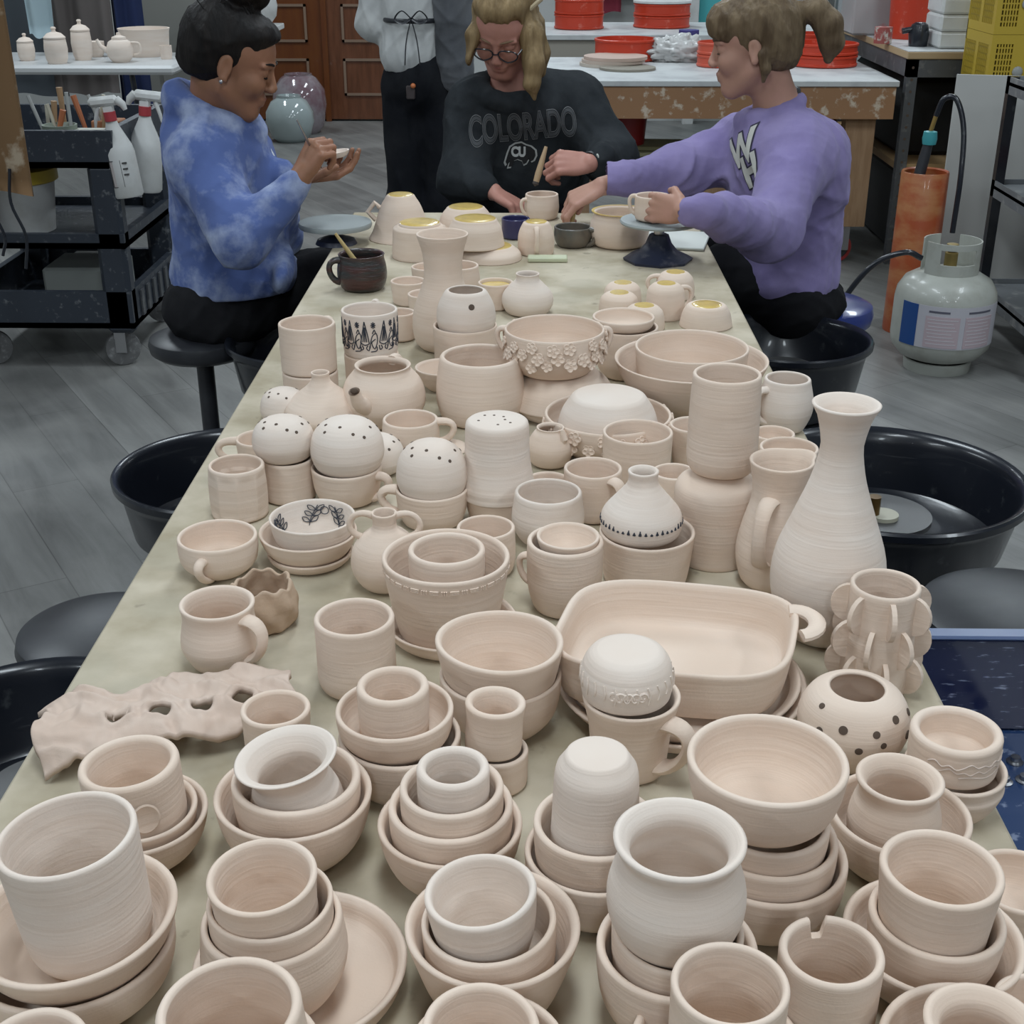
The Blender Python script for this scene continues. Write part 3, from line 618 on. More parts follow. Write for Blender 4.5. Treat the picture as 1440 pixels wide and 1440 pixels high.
# ------------------------------------------------------------------ room
WALL = mat('painted_wall', (.50,.51,.50), .8, noise=(3,(.46,.47,.46),.4,.7))
def struct(mb, name, m, **k): return tag(mb.build(name, m, smooth=False, **k), kind='structure')
FLOORM = mat('floor', (.3,.3,.3), .4)
def floor_mat():
    m, nt, b = newmat('grey_vinyl_planks'); b.inputs['Roughness'].default_value = .42
    tc = N(nt, 'ShaderNodeTexCoord'); q = N(nt, 'ShaderNodeMapping'); q.inputs['Rotation'].default_value = (0, 0, R_(58)); nt.links.new(tc.outputs['Object'], q.inputs['Vector'])
    br = N(nt, 'ShaderNodeTexBrick', Scale=1.0); br.inputs['Color1'].default_value = (.150,.150,.145,1); br.inputs['Color2'].default_value = (.215,.215,.207,1)
    br.inputs['Mortar'].default_value = (.10,.10,.097,1); br.inputs['Mortar Size'].default_value = .0015; br.inputs['Brick Width'].default_value = 1.2; br.inputs['Row Height'].default_value = .18
    nt.links.new(q.outputs[0], br.inputs['Vector'])
    q2 = N(nt, 'ShaderNodeMapping'); q2.inputs['Scale'].default_value = (1.6, 14, 1); nt.links.new(q.outputs[0], q2.inputs['Vector'])
    t = N(nt, 'ShaderNodeTexNoise', Scale=1.0, Detail=8.0, Roughness=.65, Distortion=.6); nt.links.new(q2.outputs[0], t.inputs['Vector'])
    rp = N(nt, 'ShaderNodeMapRange'); rp.inputs['From Min'].default_value = .3; rp.inputs['From Max'].default_value = .7; rp.inputs['To Min'].default_value = .72; rp.inputs['To Max'].default_value = 1.25
    nt.links.new(t.outputs['Fac'], rp.inputs['Value'])
    mx = N(nt, 'ShaderNodeMix', data_type='RGBA', blend_type='MULTIPLY'); mx.inputs[0].default_value = 1; nt.links.new(br.outputs['Color'], mx.inputs[6]); nt.links.new(rp.outputs[0], mx.inputs[7])
    d = N(nt, 'ShaderNodeTexNoise', Scale=3.5, Detail=5.0); nt.links.new(tc.outputs['Object'], d.inputs['Vector'])
    r2 = N(nt, 'ShaderNodeMapRange'); r2.inputs['From Min'].default_value = .45; r2.inputs['From Max'].default_value = .75; nt.links.new(d.outputs['Fac'], r2.inputs['Value'])
    m2 = N(nt, 'ShaderNodeMix', data_type='RGBA'); m2.inputs[7].default_value = (.36,.35,.33,1); nt.links.new(mx.outputs[2], m2.inputs[6])
    k = N(nt, 'ShaderNodeMath', operation='MULTIPLY'); k.inputs[1].default_value = .35; nt.links.new(r2.outputs[0], k.inputs[0]); nt.links.new(k.outputs[0], m2.inputs[0])
    nt.links.new(m2.outputs[2], b.inputs['Base Color']); return m
struct(MB().box((-4.2,-3.4,-.05),(4.6,10.6,0)), 'floor', floor_mat())
struct(MB().box((-4.2,10.5,0),(4.6,10.6,3.2)), 'wall_back', WALL)
struct(MB().box((-4.3,-3.4,0),(-4.2,10.6,3.2)), 'wall_left', WALL)
struct(MB().box((4.6,-3.4,0),(4.7,10.6,3.2)), 'wall_right', WALL)
# work table
def table_mat():
    m, nt, b = newmat('clay_stained_canvas'); b.inputs['Roughness'].default_value = .8
    tc = N(nt, 'ShaderNodeTexCoord')
    t = N(nt, 'ShaderNodeTexNoise', Scale=9.0, Detail=6.0); nt.links.new(tc.outputs['Object'], t.inputs['Vector'])
    cr_ = N(nt, 'ShaderNodeValToRGB'); e = cr_.color_ramp.elements; e[0].position = .36; e[0].color = (.355,.30,.205,1); e[1].position = .62; e[1].color = (.54,.475,.365,1)
    nt.links.new(t.outputs['Fac'], cr_.inputs[0])
    # dry ring marks and slip smears
    v = N(nt, 'ShaderNodeTexVoronoi', Scale=7.0, feature='F1'); nt.links.new(tc.outputs['Object'], v.inputs['Vector'])
    rp = N(nt, 'ShaderNodeMapRange'); rp.inputs['From Min'].default_value = .38; rp.inputs['From Max'].default_value = .30; rp.inputs['To Max'].default_value = .30; nt.links.new(v.outputs['Distance'], rp.inputs['Value'])
    mx = N(nt, 'ShaderNodeMix', data_type='RGBA'); mx.inputs[7].default_value = (.36,.33,.25,1); nt.links.new(cr_.outputs[0], mx.inputs[6]); nt.links.new(rp.outputs[0], mx.inputs[0])
    t3 = N(nt, 'ShaderNodeTexNoise', Scale=28.0, Detail=5.0); nt.links.new(tc.outputs['Object'], t3.inputs['Vector'])
    r3 = N(nt, 'ShaderNodeMapRange'); r3.inputs['From Min'].default_value = .66; r3.inputs['From Max'].default_value = .74; r3.inputs['To Max'].default_value = .5; nt.links.new(t3.outputs['Fac'], r3.inputs['Value'])
    m3 = N(nt, 'ShaderNodeMix', data_type='RGBA'); m3.inputs[7].default_value = (.15,.13,.09,1); nt.links.new(mx.outputs[2], m3.inputs[6]); nt.links.new(r3.outputs[0], m3.inputs[0])
    nt.links.new(m3.outputs[2], b.inputs['Base Color']); return m
tb = empty('work_table', (0,0,0), label='long canvas-topped work table crowded with unglazed pots', cat='table')
TXL, TXR, TY0, TY1 = -.480, .419, .35, 3.50
MB().box((TXL,TY0,TZ-.03),(TXR,TY1,TZ),.004).build('tabletop', table_mat(), tb, smooth=False)
WOODT = mat('table_wood', (.30,.22,.14), .6, noise=(6,(.22,.16,.10),.4,.6,(1,12,12)))
mb = MB(); mb.box((TXL+.14,TY0+.1,TZ-.11),(TXR-.14,TY0+.13,TZ-.03)); mb.box((TXL+.14,TY1-.13,TZ-.11),(TXR-.14,TY1-.1,TZ-.03))
mb.box((TXL+.14,TY0+.13,TZ-.11),(TXL+.17,TY1-.13,TZ-.03)); mb.box((TXR-.17,TY0+.13,TZ-.11),(TXR-.14,TY1-.13,TZ-.03)); mb.build('apron_frame', WOODT, tb, smooth=False)
for x in (TXL+.17, TXR-.24):
    for y in (TY0+.14, TY1-.21): MB().box((x,y,0),(x+.07,y+.07,TZ-.03),.004).build('leg', WOODT, tb, smooth=False)
# ------------------------------------------------------------------ wheels, stools
BLK = mat('black_plastic', (.010,.012,.018), .28, noise=(25,(.05,.055,.06),.62,.75), coat=.25)
BLK2 = mat('black_vinyl', (.018,.019,.024), .38, noise=(7,(.035,.037,.042),.45,.7))
STEEL = mat('brushed_steel', (.45,.45,.46), .35, metal=1)
DSTEEL = mat('grey_steel', (.10,.105,.115), .5, metal=.4, noise=(20,(.24,.24,.24),.55,.75))
WHITEP = mat('white_plastic', (.62,.63,.62), .45, noise=(12,(.52,.52,.50),.45,.7))
BLUEP = mat('blue_speckled_plastic', (.006,.010,.055), .25, noise=(60,(.25,.28,.40),.60,.66,(.5,1,3)), coat=.3)
BLUEI = mat('blue_inner_plastic', (.020,.045,.12), .25, noise=(40,(.18,.22,.32),.58,.66), coat=.4)
def wheel(cx, cy, w, label, z=.52, head=True, bat=False):
    c = at_z(cx, cy, z); R = w/2*depth(c)/F_PX; o = empty('pottery_wheel', (c.x, c.y, 0), label=label, cat='pottery wheel', group="potters' wheels around the table")
    mb = MB(); t = .006
    mb.lathe([(0,z-.135),(R*.80,z-.135),(R*.86,z-.12),(R*.93,z-.035),(R*.955,z-.022),(R*1.0,z-.016),(R*1.005,z-.004),(R*.99,z),(R*.955,z-.002),(R*.92,z-.012),(R*.90,z-.03),(R*.83,z-.118),(R*.78,z-.127),(0,z-.127)], 72); mb.build('splash_pan', BLK, o)
    mb = MB(); mb.lathe([(R*.55,z-.20),(R*.62,z-.19),(R*.62,z-.135),(0,z-.135)], 40); mb.box((-R*.62,-R*.75,z-.34),(R*.62,R*.75,z-.20),.02); mb.build('motor_housing', BLK2, o)
    for sx in (-1,1):
        for sy in (-1,1): MB().cyl((sx*R*.5, sy*R*.6, z-.34), (sx*R*.62, sy*R*.75, 0), .014).build('leg', WHITEP if cx > 1000 else DSTEEL, o)
    if head:
        mb = MB(); mb.lathe([(.02,z-.127),(.02,z-.09),(R*.36,z-.088),(R*.36,z-.078),(0,z-.078)], 48); mb.build('wheel_head', mat('worn_wheel_head', (.12,.12,.12), .4, metal=.6), o)
    return o, R
wr, _R = wheel(1245, 668, 395, 'large black splash pan wheel right of the tall bottle vase')
_b = MB(); _b.lathe([(0,.4425),(.028,.4425),(.028,.450),(0,.450)], 24, c=(-.0,-.02,0)); _b.build('slip_patch', mat('cream_slip', (.45,.43,.34), .5), wr)
_b = MB(); _b.cyl((-.02,-.02,.45),(-.02,-.02,.485),.012); _b.build('brass_pin', mat('old_brass', (.14,.08,.025), .4, metal=.6), wr)
wheel(1108, 472, 236, 'black pan wheel between the seated woman in lilac and the propane tank')
wl, _R = wheel(318, 656, 314, 'black pan wheel at the left of the table beside the faceted tumbler')
_b = MB(); _b.lathe([(0,.446),(.055,.446),(.075,.47),(.072,.475),(.05,.452),(0,.452)], 40, c=(.075,-.03,0)); _b.build('white_dish', WHITEP, wl)
wheel(436, 474, 236, 'black pan wheel in front of the woman in the blue hoodie')
wheel(45, 1035, 440, 'dark pan wheel at the lower left, mostly under the table edge')
# rectangular blue wheel basin at lower right
bs = empty('blue_pottery_wheel', (.45, .98, 0), label='blue speckled wheel with a square basin at the right edge', cat='pottery wheel')
W_, D_, zt, zb = .62, .56, .60, .455
mb = MB(); mb.box((0,0,zb-.02),(W_,D_,zb)); mb.build('basin_floor', BLUEI, bs)
for nm, lo, hi in (('back', (0,D_-.012,zb),(W_,D_,zt)), ('front', (0,0,zb),(W_,.012,zt-.06)), ('side', (0,.012,zb),(.012,D_-.012,zt-.06)), ('side', (W_-.012,.012,zb),(W_,D_-.012,zt))):
    MB().box(lo, hi, .004).build('basin_wall', BLUEP, bs, smooth=False)
MB().box((0,D_-.02,zt),(W_,D_+.006,zt+.007),.003).build('basin_lip', mat('pale_blue_edge', (.10,.14,.26), .3), bs, smooth=False)
mb = MB(); mb.box((.05,.05,.12),(W_-.05,D_-.05,zb-.02),.02); mb.build('wheel_body', BLUEP, bs, smooth=False)
for sx in (.08, W_-.12):
    for sy in (.08, D_-.12): MB().box((sx,sy,0),(sx+.04,sy+.04,.12)).build('leg', DSTEEL, bs, smooth=False)
for px, py in ((1427,1072),(1412,1100),(1440,1098)):
    p = at_z(px, py, zb); mb = MB(); mb.lathe([(0,.0),(.011,.0),(.011,.002),(.0065,.003),(.0065,.009),(0,.010)], 12, c=(p.x-.45, p.y-.98, zb)); mb.build('bolt', STEEL, bs)
def stool(cx, cy, w, z, label, m, thick=.05, post=True, dome=.012):
    c = at_z(cx, cy, z); R = w/2*depth(c)/F_PX; o = empty('stool', (c.x, c.y, 0), label=label, cat='stool', group='round stools beside the wheels')
    MB().lathe([(0,z-thick),(R*.85,z-thick),(R*.97,z-thick*.75),(R,z-thick*.4),(R*.97,z-thick*.1),(R*.88,z),(R*.5,z+dome*.6),(0,z+dome)], 56).build('seat', m, o)
    MB().cyl((0,0,.10),(0,0,z-thick),.022).build('post', BLK2, o)
    for k in range(5):
        a = 2*math.pi*k/5+.3; MB().tube([(0.02*math.cos(a),.02*math.sin(a),.10),(.22*math.cos(a),.22*math.sin(a),.045)], [.02,.013], 10).build('foot', DSTEEL, o)
        MB().ball((.22*math.cos(a),.22*math.sin(a),.024), .024, 8).build('caster', BLK, o)
    return o
stool(142, 882, 236, .47, 'black round stool at the left, beside the crumpled pot end of the table', BLK2)
stool(1440, 858, 290, .50, 'black round stool seat at the right edge behind the blue wheel', BLK2)
stool(284, 470, 150, .50, 'black stool under the woman in the blue hoodie', BLK2)
BLUES = mat('blue_vinyl', (.012,.03,.19), .3, coat=.4)
stool(1150, 424, 156, .50, 'blue round stool under the woman in lilac', BLUES, thick=.07)
# ------------------------------------------------------------------ things on the far table end
def bat(px, py, w, z, label, m, th=.008):
    c = at_z(px, py, z); R = w/2*depth(c)/F_PX; mb = MB(); mb.lathe([(0,0),(R*.99,0),(R,th*.5),(R*.98,th),(0,th)], 56)
    o = mb.build('bat', m, loc=(c.x, c.y, z)); return tag(o, label, 'bat')
GB = mat('grey_bat', (.30,.33,.33), .5)
tt = at_z(925, 366, TZ); tn = empty('banding_wheel', (tt.x, tt.y, TZ), label='dark cast banding wheel with a pale disc, right far end of the table', cat='turntable')
DKB = mat('dark_blue_iron', (.020,.025,.05), .45, noise=(40,(.09,.09,.11),.55,.75))
MB().lathe([(0,0),(.078,0),(.080,.006),(.066,.014),(.045,.022),(.030,.040),(.022,.060),(0,.062)], 8).build('base', DKB, tn)
MB().lathe([(.012,.058),(.012,.085),(0,.085)], 20).build('shaft', STEEL, tn)
MB().lathe([(0,.085),(.088,.085),(.090,.089),(.088,.093),(0,.093)], 56).build('disc', GB, tn)
b2 = empty('banding_wheel', (-.475, 3.14, TZ), label='grey round turntable overhanging the far left corner of the table', cat='turntable')
MB().lathe([(0,0),(.05,0),(.045,.01),(.015,.02),(.014,.04),(0,.04)], 32).build('base', DKB, b2)
MB().lathe([(0,.04),(.086,.04),(.088,.046),(.086,.052),(0,.052)], 56).build('disc', GB, b2)
p = at_z(770, 367, TZ); tl = tag(MB().box((-.045,-.018,0),(.045,.018,.010),.002).build('tile', mat('pale_green_tile', (.50,.52,.36), .6), loc=(p.x, p.y, TZ+.0008), smooth=False), 'small pale green tile lying in front of the upturned mug', 'tile')
bd = tag(MB().box((-.12,-.09,0),(.12,.09,.007),.002).build('paper_sheet', mat('white_sheet', (.62,.64,.60), .7), loc=(.30,3.18,TZ+.0008), smooth=False), 'white sheet of board on the table under the lilac sleeve', 'board'); bd.rotation_euler.z = R_(-12)
def brush(name, a, b, label, hm, group='brushes in use', r=.0042, bristle=.03):
    a, b = Vector(a), Vector(b); o = empty(name, a, label=label, cat='brush', group=group); d = (b-a); L = d.length; u = d.normalized()
    MB().tube([u*bristle, u*(bristle+.02), u*(L*.6), u*L], [r*.9, r, r*.85, r*.5], 10).build('handle', hm, o)
    MB().tube([u*0, u*bristle*.5, u*bristle], [.001, r*.95, r*.9], 10).build('bristles', mat('dark_bristle', (.06,.05,.045), .9), o)
    return o
BAMB = mat('bamboo', (.46,.34,.14), .5)
# ------------------------------------------------------------------ background left: doors, vases
DOORM = mat('varnished_wood', (.15,.045,.009), .38, noise=(5,(.13,.035,.008),.4,.62,(5,5,.6)), coat=.2)
MOLD = mat('light_moulding', (.24,.16,.11), .5)
def door(n, x0, x1, ztop=2.1, m=DOORM):
    y = 10.44; mb = MB(); mb.box((x0,y,.015),(x1,y+.05,ztop)); o = struct(mb, 'door_%d' % n, m)
    fr = MB(); z = .19
    while z+.27 < ztop:
        a, b = x0+.11, x1-.11
        for lo, hi in (((a,y-.012,z),(b,y,z+.018)), ((a,y-.012,z+.25),(b,y,z+.268)), ((a,y-.012,z),(a+.018,y,z+.268)), ((b-.018,y-.012,z),(b,y,z+.268))): fr.box(lo, hi)
        z += .385
    fr.build('panel_moulding', MOLD, o, smooth=False); return o
door(1, -2.42, -1.60); door(2, -1.56, -.74, m=mat('varnished_wood_dark', (.16,.055,.022), .4, noise=(5,(.11,.035,.012),.4,.62,(5,5,.6)), coat=.2))
struct(MB().box((-1.60,10.42,0),(-1.56,10.5,2.1)), 'trim_1', DOORM)
def lathe_thing(name, px, py, prof, m, label, cat, z=0, sc=1, n=56, group=None, y=None):
    c = at_z(px, py, z) if y is None else at_y(px, py, y); mb = MB(); mb.lathe([(r*sc, zz*sc) for r, zz in prof], n); o = mb.build(name, m, loc=(c.x, c.y, c.z if y is not None else z)); tag(o, label, cat, group); return o
lathe_thing('floor_vase', 410, 198, [(0,0),(.10,0),(.135,.03),(.168,.13),(.165,.20),(.125,.27),(.085,.295),(.085,.31),(.075,.31),(.07,.29),(0,.28)], mat('celadon_glaze',(.36,.42,.42),.12,coat=.6), 'large round celadon glazed vase standing on the floor by the doors', 'vase')
lathe_thing('floor_vase', 424, 186, [(0,0),(.13,0),(.17,.05),(.195,.2),(.185,.3),(.13,.38),(.10,.40),(.10,.41),(.085,.41),(.08,.38),(0,.35)], mat('oxblood_glaze',(.20,.12,.14),.12,noise=(6,(.30,.26,.28),.4,.6),coat=.6), 'large purplish red glazed vase behind the celadon vase', 'vase')
# grey cabinet and hanging cloths at left
struct(MB().box((-2.28,8.0,0),(-1.80,8.6,2.2),.01), 'trim_2', mat('grey_partition', (.235,.235,.215), .6))
struct(MB().box((-2.38,7.96,0),(-2.31,8.04,2.4),.01), 'trim_3', mat('white_frame', (.48,.49,.48), .5))
def cloth(name, x0, x1, y, z0, z1, amp, nf, m, label, cat, ph=0, th=.006, taper=0):
    vs, fs = [], []; nx, nz = 60, 16
    for s in (0, 1):
        for j in range(nz+1):
            t = j/nz
            for i in range(nx+1):
                u = i/nx; w_ = 1-taper*t; x = (x0+x1)/2+(x1-x0)*(u-.5)*w_
                yy = y+amp*math.sin(u*nf*2*math.pi+ph+.5*math.sin(3*t))*(.6+.4*math.sin(5*u+2*t))+(th if s else 0)
                vs.append((x, yy, z1+(z0-z1)*t+.01*math.sin(u*9+ph)*(t > .99)))
    def id_(s, j, i): return s*(nz+1)*(nx+1)+j*(nx+1)+i
    for j in range(nz):
        for i in range(nx):
            fs.append((id_(0,j,i), id_(0,j+1,i), id_(0,j+1,i+1), id_(0,j,i+1))); fs.append((id_(1,j,i), id_(1,j,i+1), id_(1,j+1,i+1), id_(1,j+1,i)))
    for j in range(nz):
        for i in (0, nx): q = (id_(0,j,i), id_(1,j,i), id_(1,j+1,i), id_(0,j+1,i)); fs.append(q if i else q[::-1])
    for i in range(nx):
        for j in (0, nz): q = (id_(0,j,i), id_(0,j,i+1), id_(1,j,i+1), id_(1,j,i)); fs.append(q if j else q[::-1])
    me = bpy.data.meshes.new(name); me.from_pydata(vs, [], fs); o = link(name, me, m); return tag(o, label, cat, 'cloths hanging at the left wall' if cat == 'cloth' else None)
RAIL = tag(MB().cyl((-3.6,7.0,1.78),(-1.9,7.0,1.78),.012).build('hanging_rail', DSTEEL), 'steel rail the cloths hang from at the far left', 'rail')
cloth('hanging_cloth', -2.46, -2.13, 7.0, .62, 1.77, .05, 3, mat('taupe_cloth',(.115,.10,.095),.9), 'brown grey apron hanging behind the pot shelf', 'cloth')
cloth('hanging_cloth', -2.15, -1.99, 7.06, .55, 1.77, .04, 2, mat('navy_cloth',(.008,.018,.07),.9), 'navy cloth hanging beside the brown grey apron', 'cloth', 1)
cloth('hanging_cloth', -3.1, -2.44, 7.1, .6, 1.77, .05, 3, mat('slate_cloth',(.05,.06,.07),.9), 'slate cloth hanging at the far left', 'cloth', 2)
cloth('hanging_towel', -2.45, -2.26, 6.62, .93, 1.75, .03, 1.5, mat('pale_towel',(.34,.44,.48),.9), 'pale blue towel hanging at the top left', 'towel', 1, taper=.3)
# folding table with pots
ft = empty('folding_table', (-3.09, 6.2, 0), label='white plastic folding table with lidded jars at the left', cat='table')
MB().box((0,0,.80),(1.46,.62,.84),.012).build('tabletop', mat('white_table',(.55,.56,.56),.4), ft, smooth=False)
for x in (.15, 1.25):
    MB().tube([(x,.06,.80),(x+.06,.04,0.01)], .013).build('leg', BLK, ft); MB().tube([(x,.54,.80),(x+.06,.58,0.01)], .013).build('leg', mat('pale_leg',(.4,.4,.38),.5), ft)
def small_pot(name, px, yw, zt_, prof, sc, label, cat, lid=None, knob=True, m=None):
    d = (yw-CAMP.y); c = at_y(px, 80, yw); o = empty(name, (c.x, yw, zt_), label=label, cat=cat, group='pale pots on the folding table')
    MB().lathe([(r*sc, z*sc) for r, z in prof], 36).build('body', m or CLAYW, o)
    if lid: MB().lathe([(r*sc, z*sc) for r, z in lid], 36).build('lid', m or CLAYW, o)
    return o
JAR = [(0,0),(.038,0),(.046,.02),(.050,.06),(.046,.098),(.044,.10),(0,.10)]; LID = [(.046,.101),(.047,.108),(.030,.124),(.010,.130),(.008,.138),(.012,.144),(.008,.150),(0,.151)]
small_pot('lidded_jar', 80, 6.30, .84, JAR, 1.05, 'lidded jar standing left of the taller lidded jar', 'jar', LID)
small_pot('lidded_jar', 117, 6.45, .84, [(r*.9, z*1.2) for r, z in JAR], 1.05, 'tallest lidded jar on the folding table', 'jar', [(r*.9, z+.02) for r, z in LID])
small_pot('lidded_jar', 38, 6.42, .84, JAR, .8, 'smallest lidded jar at the left end of the folding table', 'jar', LID)
small_pot('cup', 136, 6.6, .84, BOWL and [(0,0),(.03,0),(.042,.03),(.042,.07),(.038,.07),(0,.02)], 1, 'small cup between the tallest jar and the teapot', 'cup')
tp = small_pot('teapot', 170, 6.36, .84, [(0,0),(.035,0),(.055,.025),(.060,.055),(.048,.085),(.03,.095),(0,.095)], 1.05, 'small teapot with lid and spout on the folding table', 'teapot', [(.032,.095),(.03,.104),(.01,.112),(.008,.122),(0,.124)])
MB().tube([(-.055,-.01,.05),(-.085,-.01,.07),(-.10,-.01,.10)], [.014,.010,.007], 10).build('spout', CLAYW, tp); MB().tube(cr([(.055,0,.03),(.09,0,.04),(.09,0,.08),(.055,0,.085)],4), .006, 8).build('handle', CLAYW, tp)
small_pot('wide_pot', 206, 6.66, .84, [(0,0),(.10,0),(.112,.03),(.118,.11),(.123,.125),(.115,.125),(.10,.02),(0,.015)], 1.0, 'wide straight pot on the folding table behind the teapot', 'pot')
small_pot('cup', 234, 6.5, .84, [(0,0),(.022,0),(.026,.02),(.026,.055),(.022,.055),(.02,.01),(0,.01)], 1.1, 'tiny cup at the right end of the folding table', 'cup')
sh = empty('wall_shelf', (-1.86, 7.9, .86), label='small white shelf end behind the dark-haired head', cat='shelf'); MB().box((-.1,-.14,0),(.42,.1,.03),.004).build('board', WHITEP, sh, smooth=False); MB().box((-.08,.02,-.14),(-.05,.1,0)).build('bracket', WHITEP, sh, smooth=False)
lathe_thing('white_pot', 374, 25, sc=.9, prof= [(0,0),(.06,0),(.10,.05),(.11,.11),(.10,.17),(.09,.17),(0,.03)], m=WHITEP, label='round white pot on the small shelf behind the dark-haired head', cat='pot', z=.8908).location = (-1.55, 7.88, .8908)
# ------------------------------------------------------------------ utility cart
CART = mat('dark_cart_plastic', (.026,.033,.046), .42, noise=(35,(.16,.17,.18),.58,.72))
ct = empty('utility_cart', (-1.99, 4.42, 0), label='dark plastic utility cart splashed with clay at the left', cat='cart')
CW, CD = .60, .66
def tray(z, h, nm):
    mb = MB(); mb.box((0,0,z),(CW,CD,z+.02)); mb.box((0,0,z),(CW,.025,z+h)); mb.box((0,CD-.025,z),(CW,CD,z+h)); mb.box((0,.025,z),(.025,CD-.025,z+h)); mb.box((CW-.025,.025,z),(CW,CD-.025,z+h)); mb.build(nm, CART, ct, smooth=False)
tray(.70,.12,'top_tray'); tray(.43,.05,'middle_shelf'); tray(.15,.13,'bottom_tray')
for x in (0, CW-.10):
    for y in (0, CD-.07): MB().box((x,y,.13),(x+.10,y+.07,.71),.015).build('post', CART, ct, smooth=False)
for k in range(6): MB().box((CW+.001,.10+k*.08,.17),(CW+.008,.13+k*.08,.26)).build('rib', DSTEEL, ct, smooth=False)
for x in (.07, CW-.07):
    for y in (.06, CD-.06):
        Mx = Matrix.Translation((x, y-.0, .062)) @ Matrix.Rotation(R_(90), 4, 'X') @ Matrix.Rotation(R_(25), 4, 'Y')
        w_ = MB(); w_.lathe([(0,-.014),(.045,-.014),(.060,-.012),(.062,0),(.060,.012),(.045,.014),(0,.014)], 36, M=Mx); w_.build('caster_wheel', mat('grey_rubber',(.13,.13,.13),.6,noise=(50,(.25,.25,.25),.5,.7)), ct)
        MB().box((x-.02,y-.024,.05),(x+.02,y-.017,.14)).build('caster_fork', STEEL, ct, smooth=False)
def bottle(px, py, yw, label, rz=0, s=1):
    c = at_y(px, py, yw); o = empty('spray_bottle', c, label=label, cat='spray bottle', group='white spray bottles hung on the cart'); o.rotation_euler = (0, R_(-6), rz); o.scale = (s,)*3
    MB().lathe([(0,0),(.040,0),(.044,.006),(.044,.115),(.040,.135),(.018,.185),(.014,.20),(0,.20)], 32, sy=.8).build('bottle', WHITEP, o)
    MB().lathe([(.016,.198),(.016,.222),(0,.222)], 20).build('collar', mat('red_cap',(.40,.05,.06),.4), o)
    mb = MB(); mb.box((-.050,-.011,.236),(.030,.011,.262),.008); mb.tube([(.025,0,.250),(.040,0,.236),(.044,0,.222)], [.012,.010,.006]); mb.box((-.012,-.010,.220),(.012,.010,.235)); mb.tube([(-.028,0,.235),(-.040,0,.205),(-.045,0,.185)], [.006,.005,.003]); mb.build('trigger_head', WHITEP, o)
    fr = MB(); y = -.0345
    for lo, hi in (((-.020,y,.03),(-.018,y+.002,.10)), ((.008,y-.0,.03),(.010,y+.002,.10)), ((-.020,y,.098),(.010,y+.002,.10)), ((-.020,y,.03),(.010,y+.002,.032)), ((.014,y+.0005,.09),(.026,y+.006,.094)), ((.014,y+.0005,.075),(.026,y+.006,.079)), ((.014,y+.0005,.06),(.026,y+.006,.064))): fr.box(lo, hi)
    fr.build('label_print', mat('label_ink',(.06,.06,.06),.6), o, smooth=False); MB().box((-.018,y+.0006,.032),(.008,y+.006,.098)).build('label_panel', mat('label_pink',(.42,.38,.37),.6), o, smooth=False)
bottle(180, 276, 4.46, 'nearer white spray bottle with a framed label on the cart side', 0, 1.25)
bottle(205, 268, 4.66, 'farther white spray bottle behind the one with the framed label', R_(180), 1.3)
bk = empty('bucket', (-1.80, 4.62, .451), label='white bucket with a yellow lid on the cart middle shelf', cat='bucket')
MB().lathe([(0,0),(.105,0),(.125,.20),(.118,.20),(0,.02)], 40).build('body', WHITEP, bk); MB().lathe([(.128,.17),(.136,.175),(.136,.215),(.12,.222),(0,.212)], 40).build('lid', mat('yellow_lid',(.55,.40,.04),.4), bk)
def oncart(px, z, y): c = at_y(px, 150, y); return (c.x, y, z)
o = empty('tool_pot', oncart(80,.722,4.55), label='grey green pot full of clay tools on the cart top', cat='pot'); MB().lathe([(0,0),(.05,0),(.058,.10),(.052,.10),(0,.02)], 32).build('body', mat('grey_green',(.20,.23,.19),.6), o)
rs = random.Random(3)
TOOLC = [mat('tool_cream',(.50,.47,.38),.6), mat('tool_wood',(.35,.22,.12),.6), mat('tool_grey',(.35,.36,.35),.5), mat('tool_orange',(.42,.14,.06),.5)]
for k in range(11):
    px = 50+k*8.5; c = at_y(px, 150, 4.60+.02*(k % 3)); L = rs.uniform(.13,.2); lean = rs.uniform(-.06,.06)
    if 60 < px < 102: z0_ = .735
    else: z0_ = .7215
    tag(MB().tube([(0,0,0.01),(lean,.0,L)], [.006,.011 if k % 2 else .007], 8).build('clay_tool', TOOLC[k % 4], loc=(c.x+0, c.y+(.09 if z0_ < .73 else -.03), z0_)), '%s clay tool standing in the clutter on the cart, %s' % (('cream','brown wooden','grey','orange')[k % 4], ('nearest the brown apron','second from the apron','third from the apron','left edge of the green pot','left inside the green pot','middle of the green pot','right inside the green pot','above the striped box','right above the striped box','before the orange box','nearest the spray bottles')[k]), 'tool', 'clay tools on the cart')
bx = empty('tissue_box', oncart(116,.722,4.53), label='open pale box with a red stripe on the cart top', cat='box'); MB().box((-.05,-.03,0),(.055,.05,.085),.003).build('carton', mat('pale_carton',(.48,.48,.42),.7), bx, smooth=False); MB().box((-.018,-.0316,.012),(-.002,-.0302,.07)).build('red_stripe', mat('red_print',(.45,.06,.06),.6), bx, smooth=False)
tag(MB().box((-.05,-.04,0),(.05,.04,.09),.003).build('small_box', mat('terracotta_box',(.36,.15,.07),.7), loc=oncart(150,.722,4.74), smooth=False), 'orange brown box at the back of the cart top', 'box')
tag(MB().box((-.13,-.12,0),(.13,.12,.15),.01).build('storage_bin', mat('pale_bin',(.33,.35,.33),.5), loc=(-1.62,4.70,.172), smooth=False), 'pale storage bin in the bottom tray of the cart', 'bin')
tag(MB().box((-.10,-.05,0),(.10,.05,.12),.01).build('storage_bin', mat('dim_bin',(.20,.20,.19),.5), loc=(-1.66,4.93,.172), smooth=False), 'darker bin behind the pale bin in the cart', 'bin')
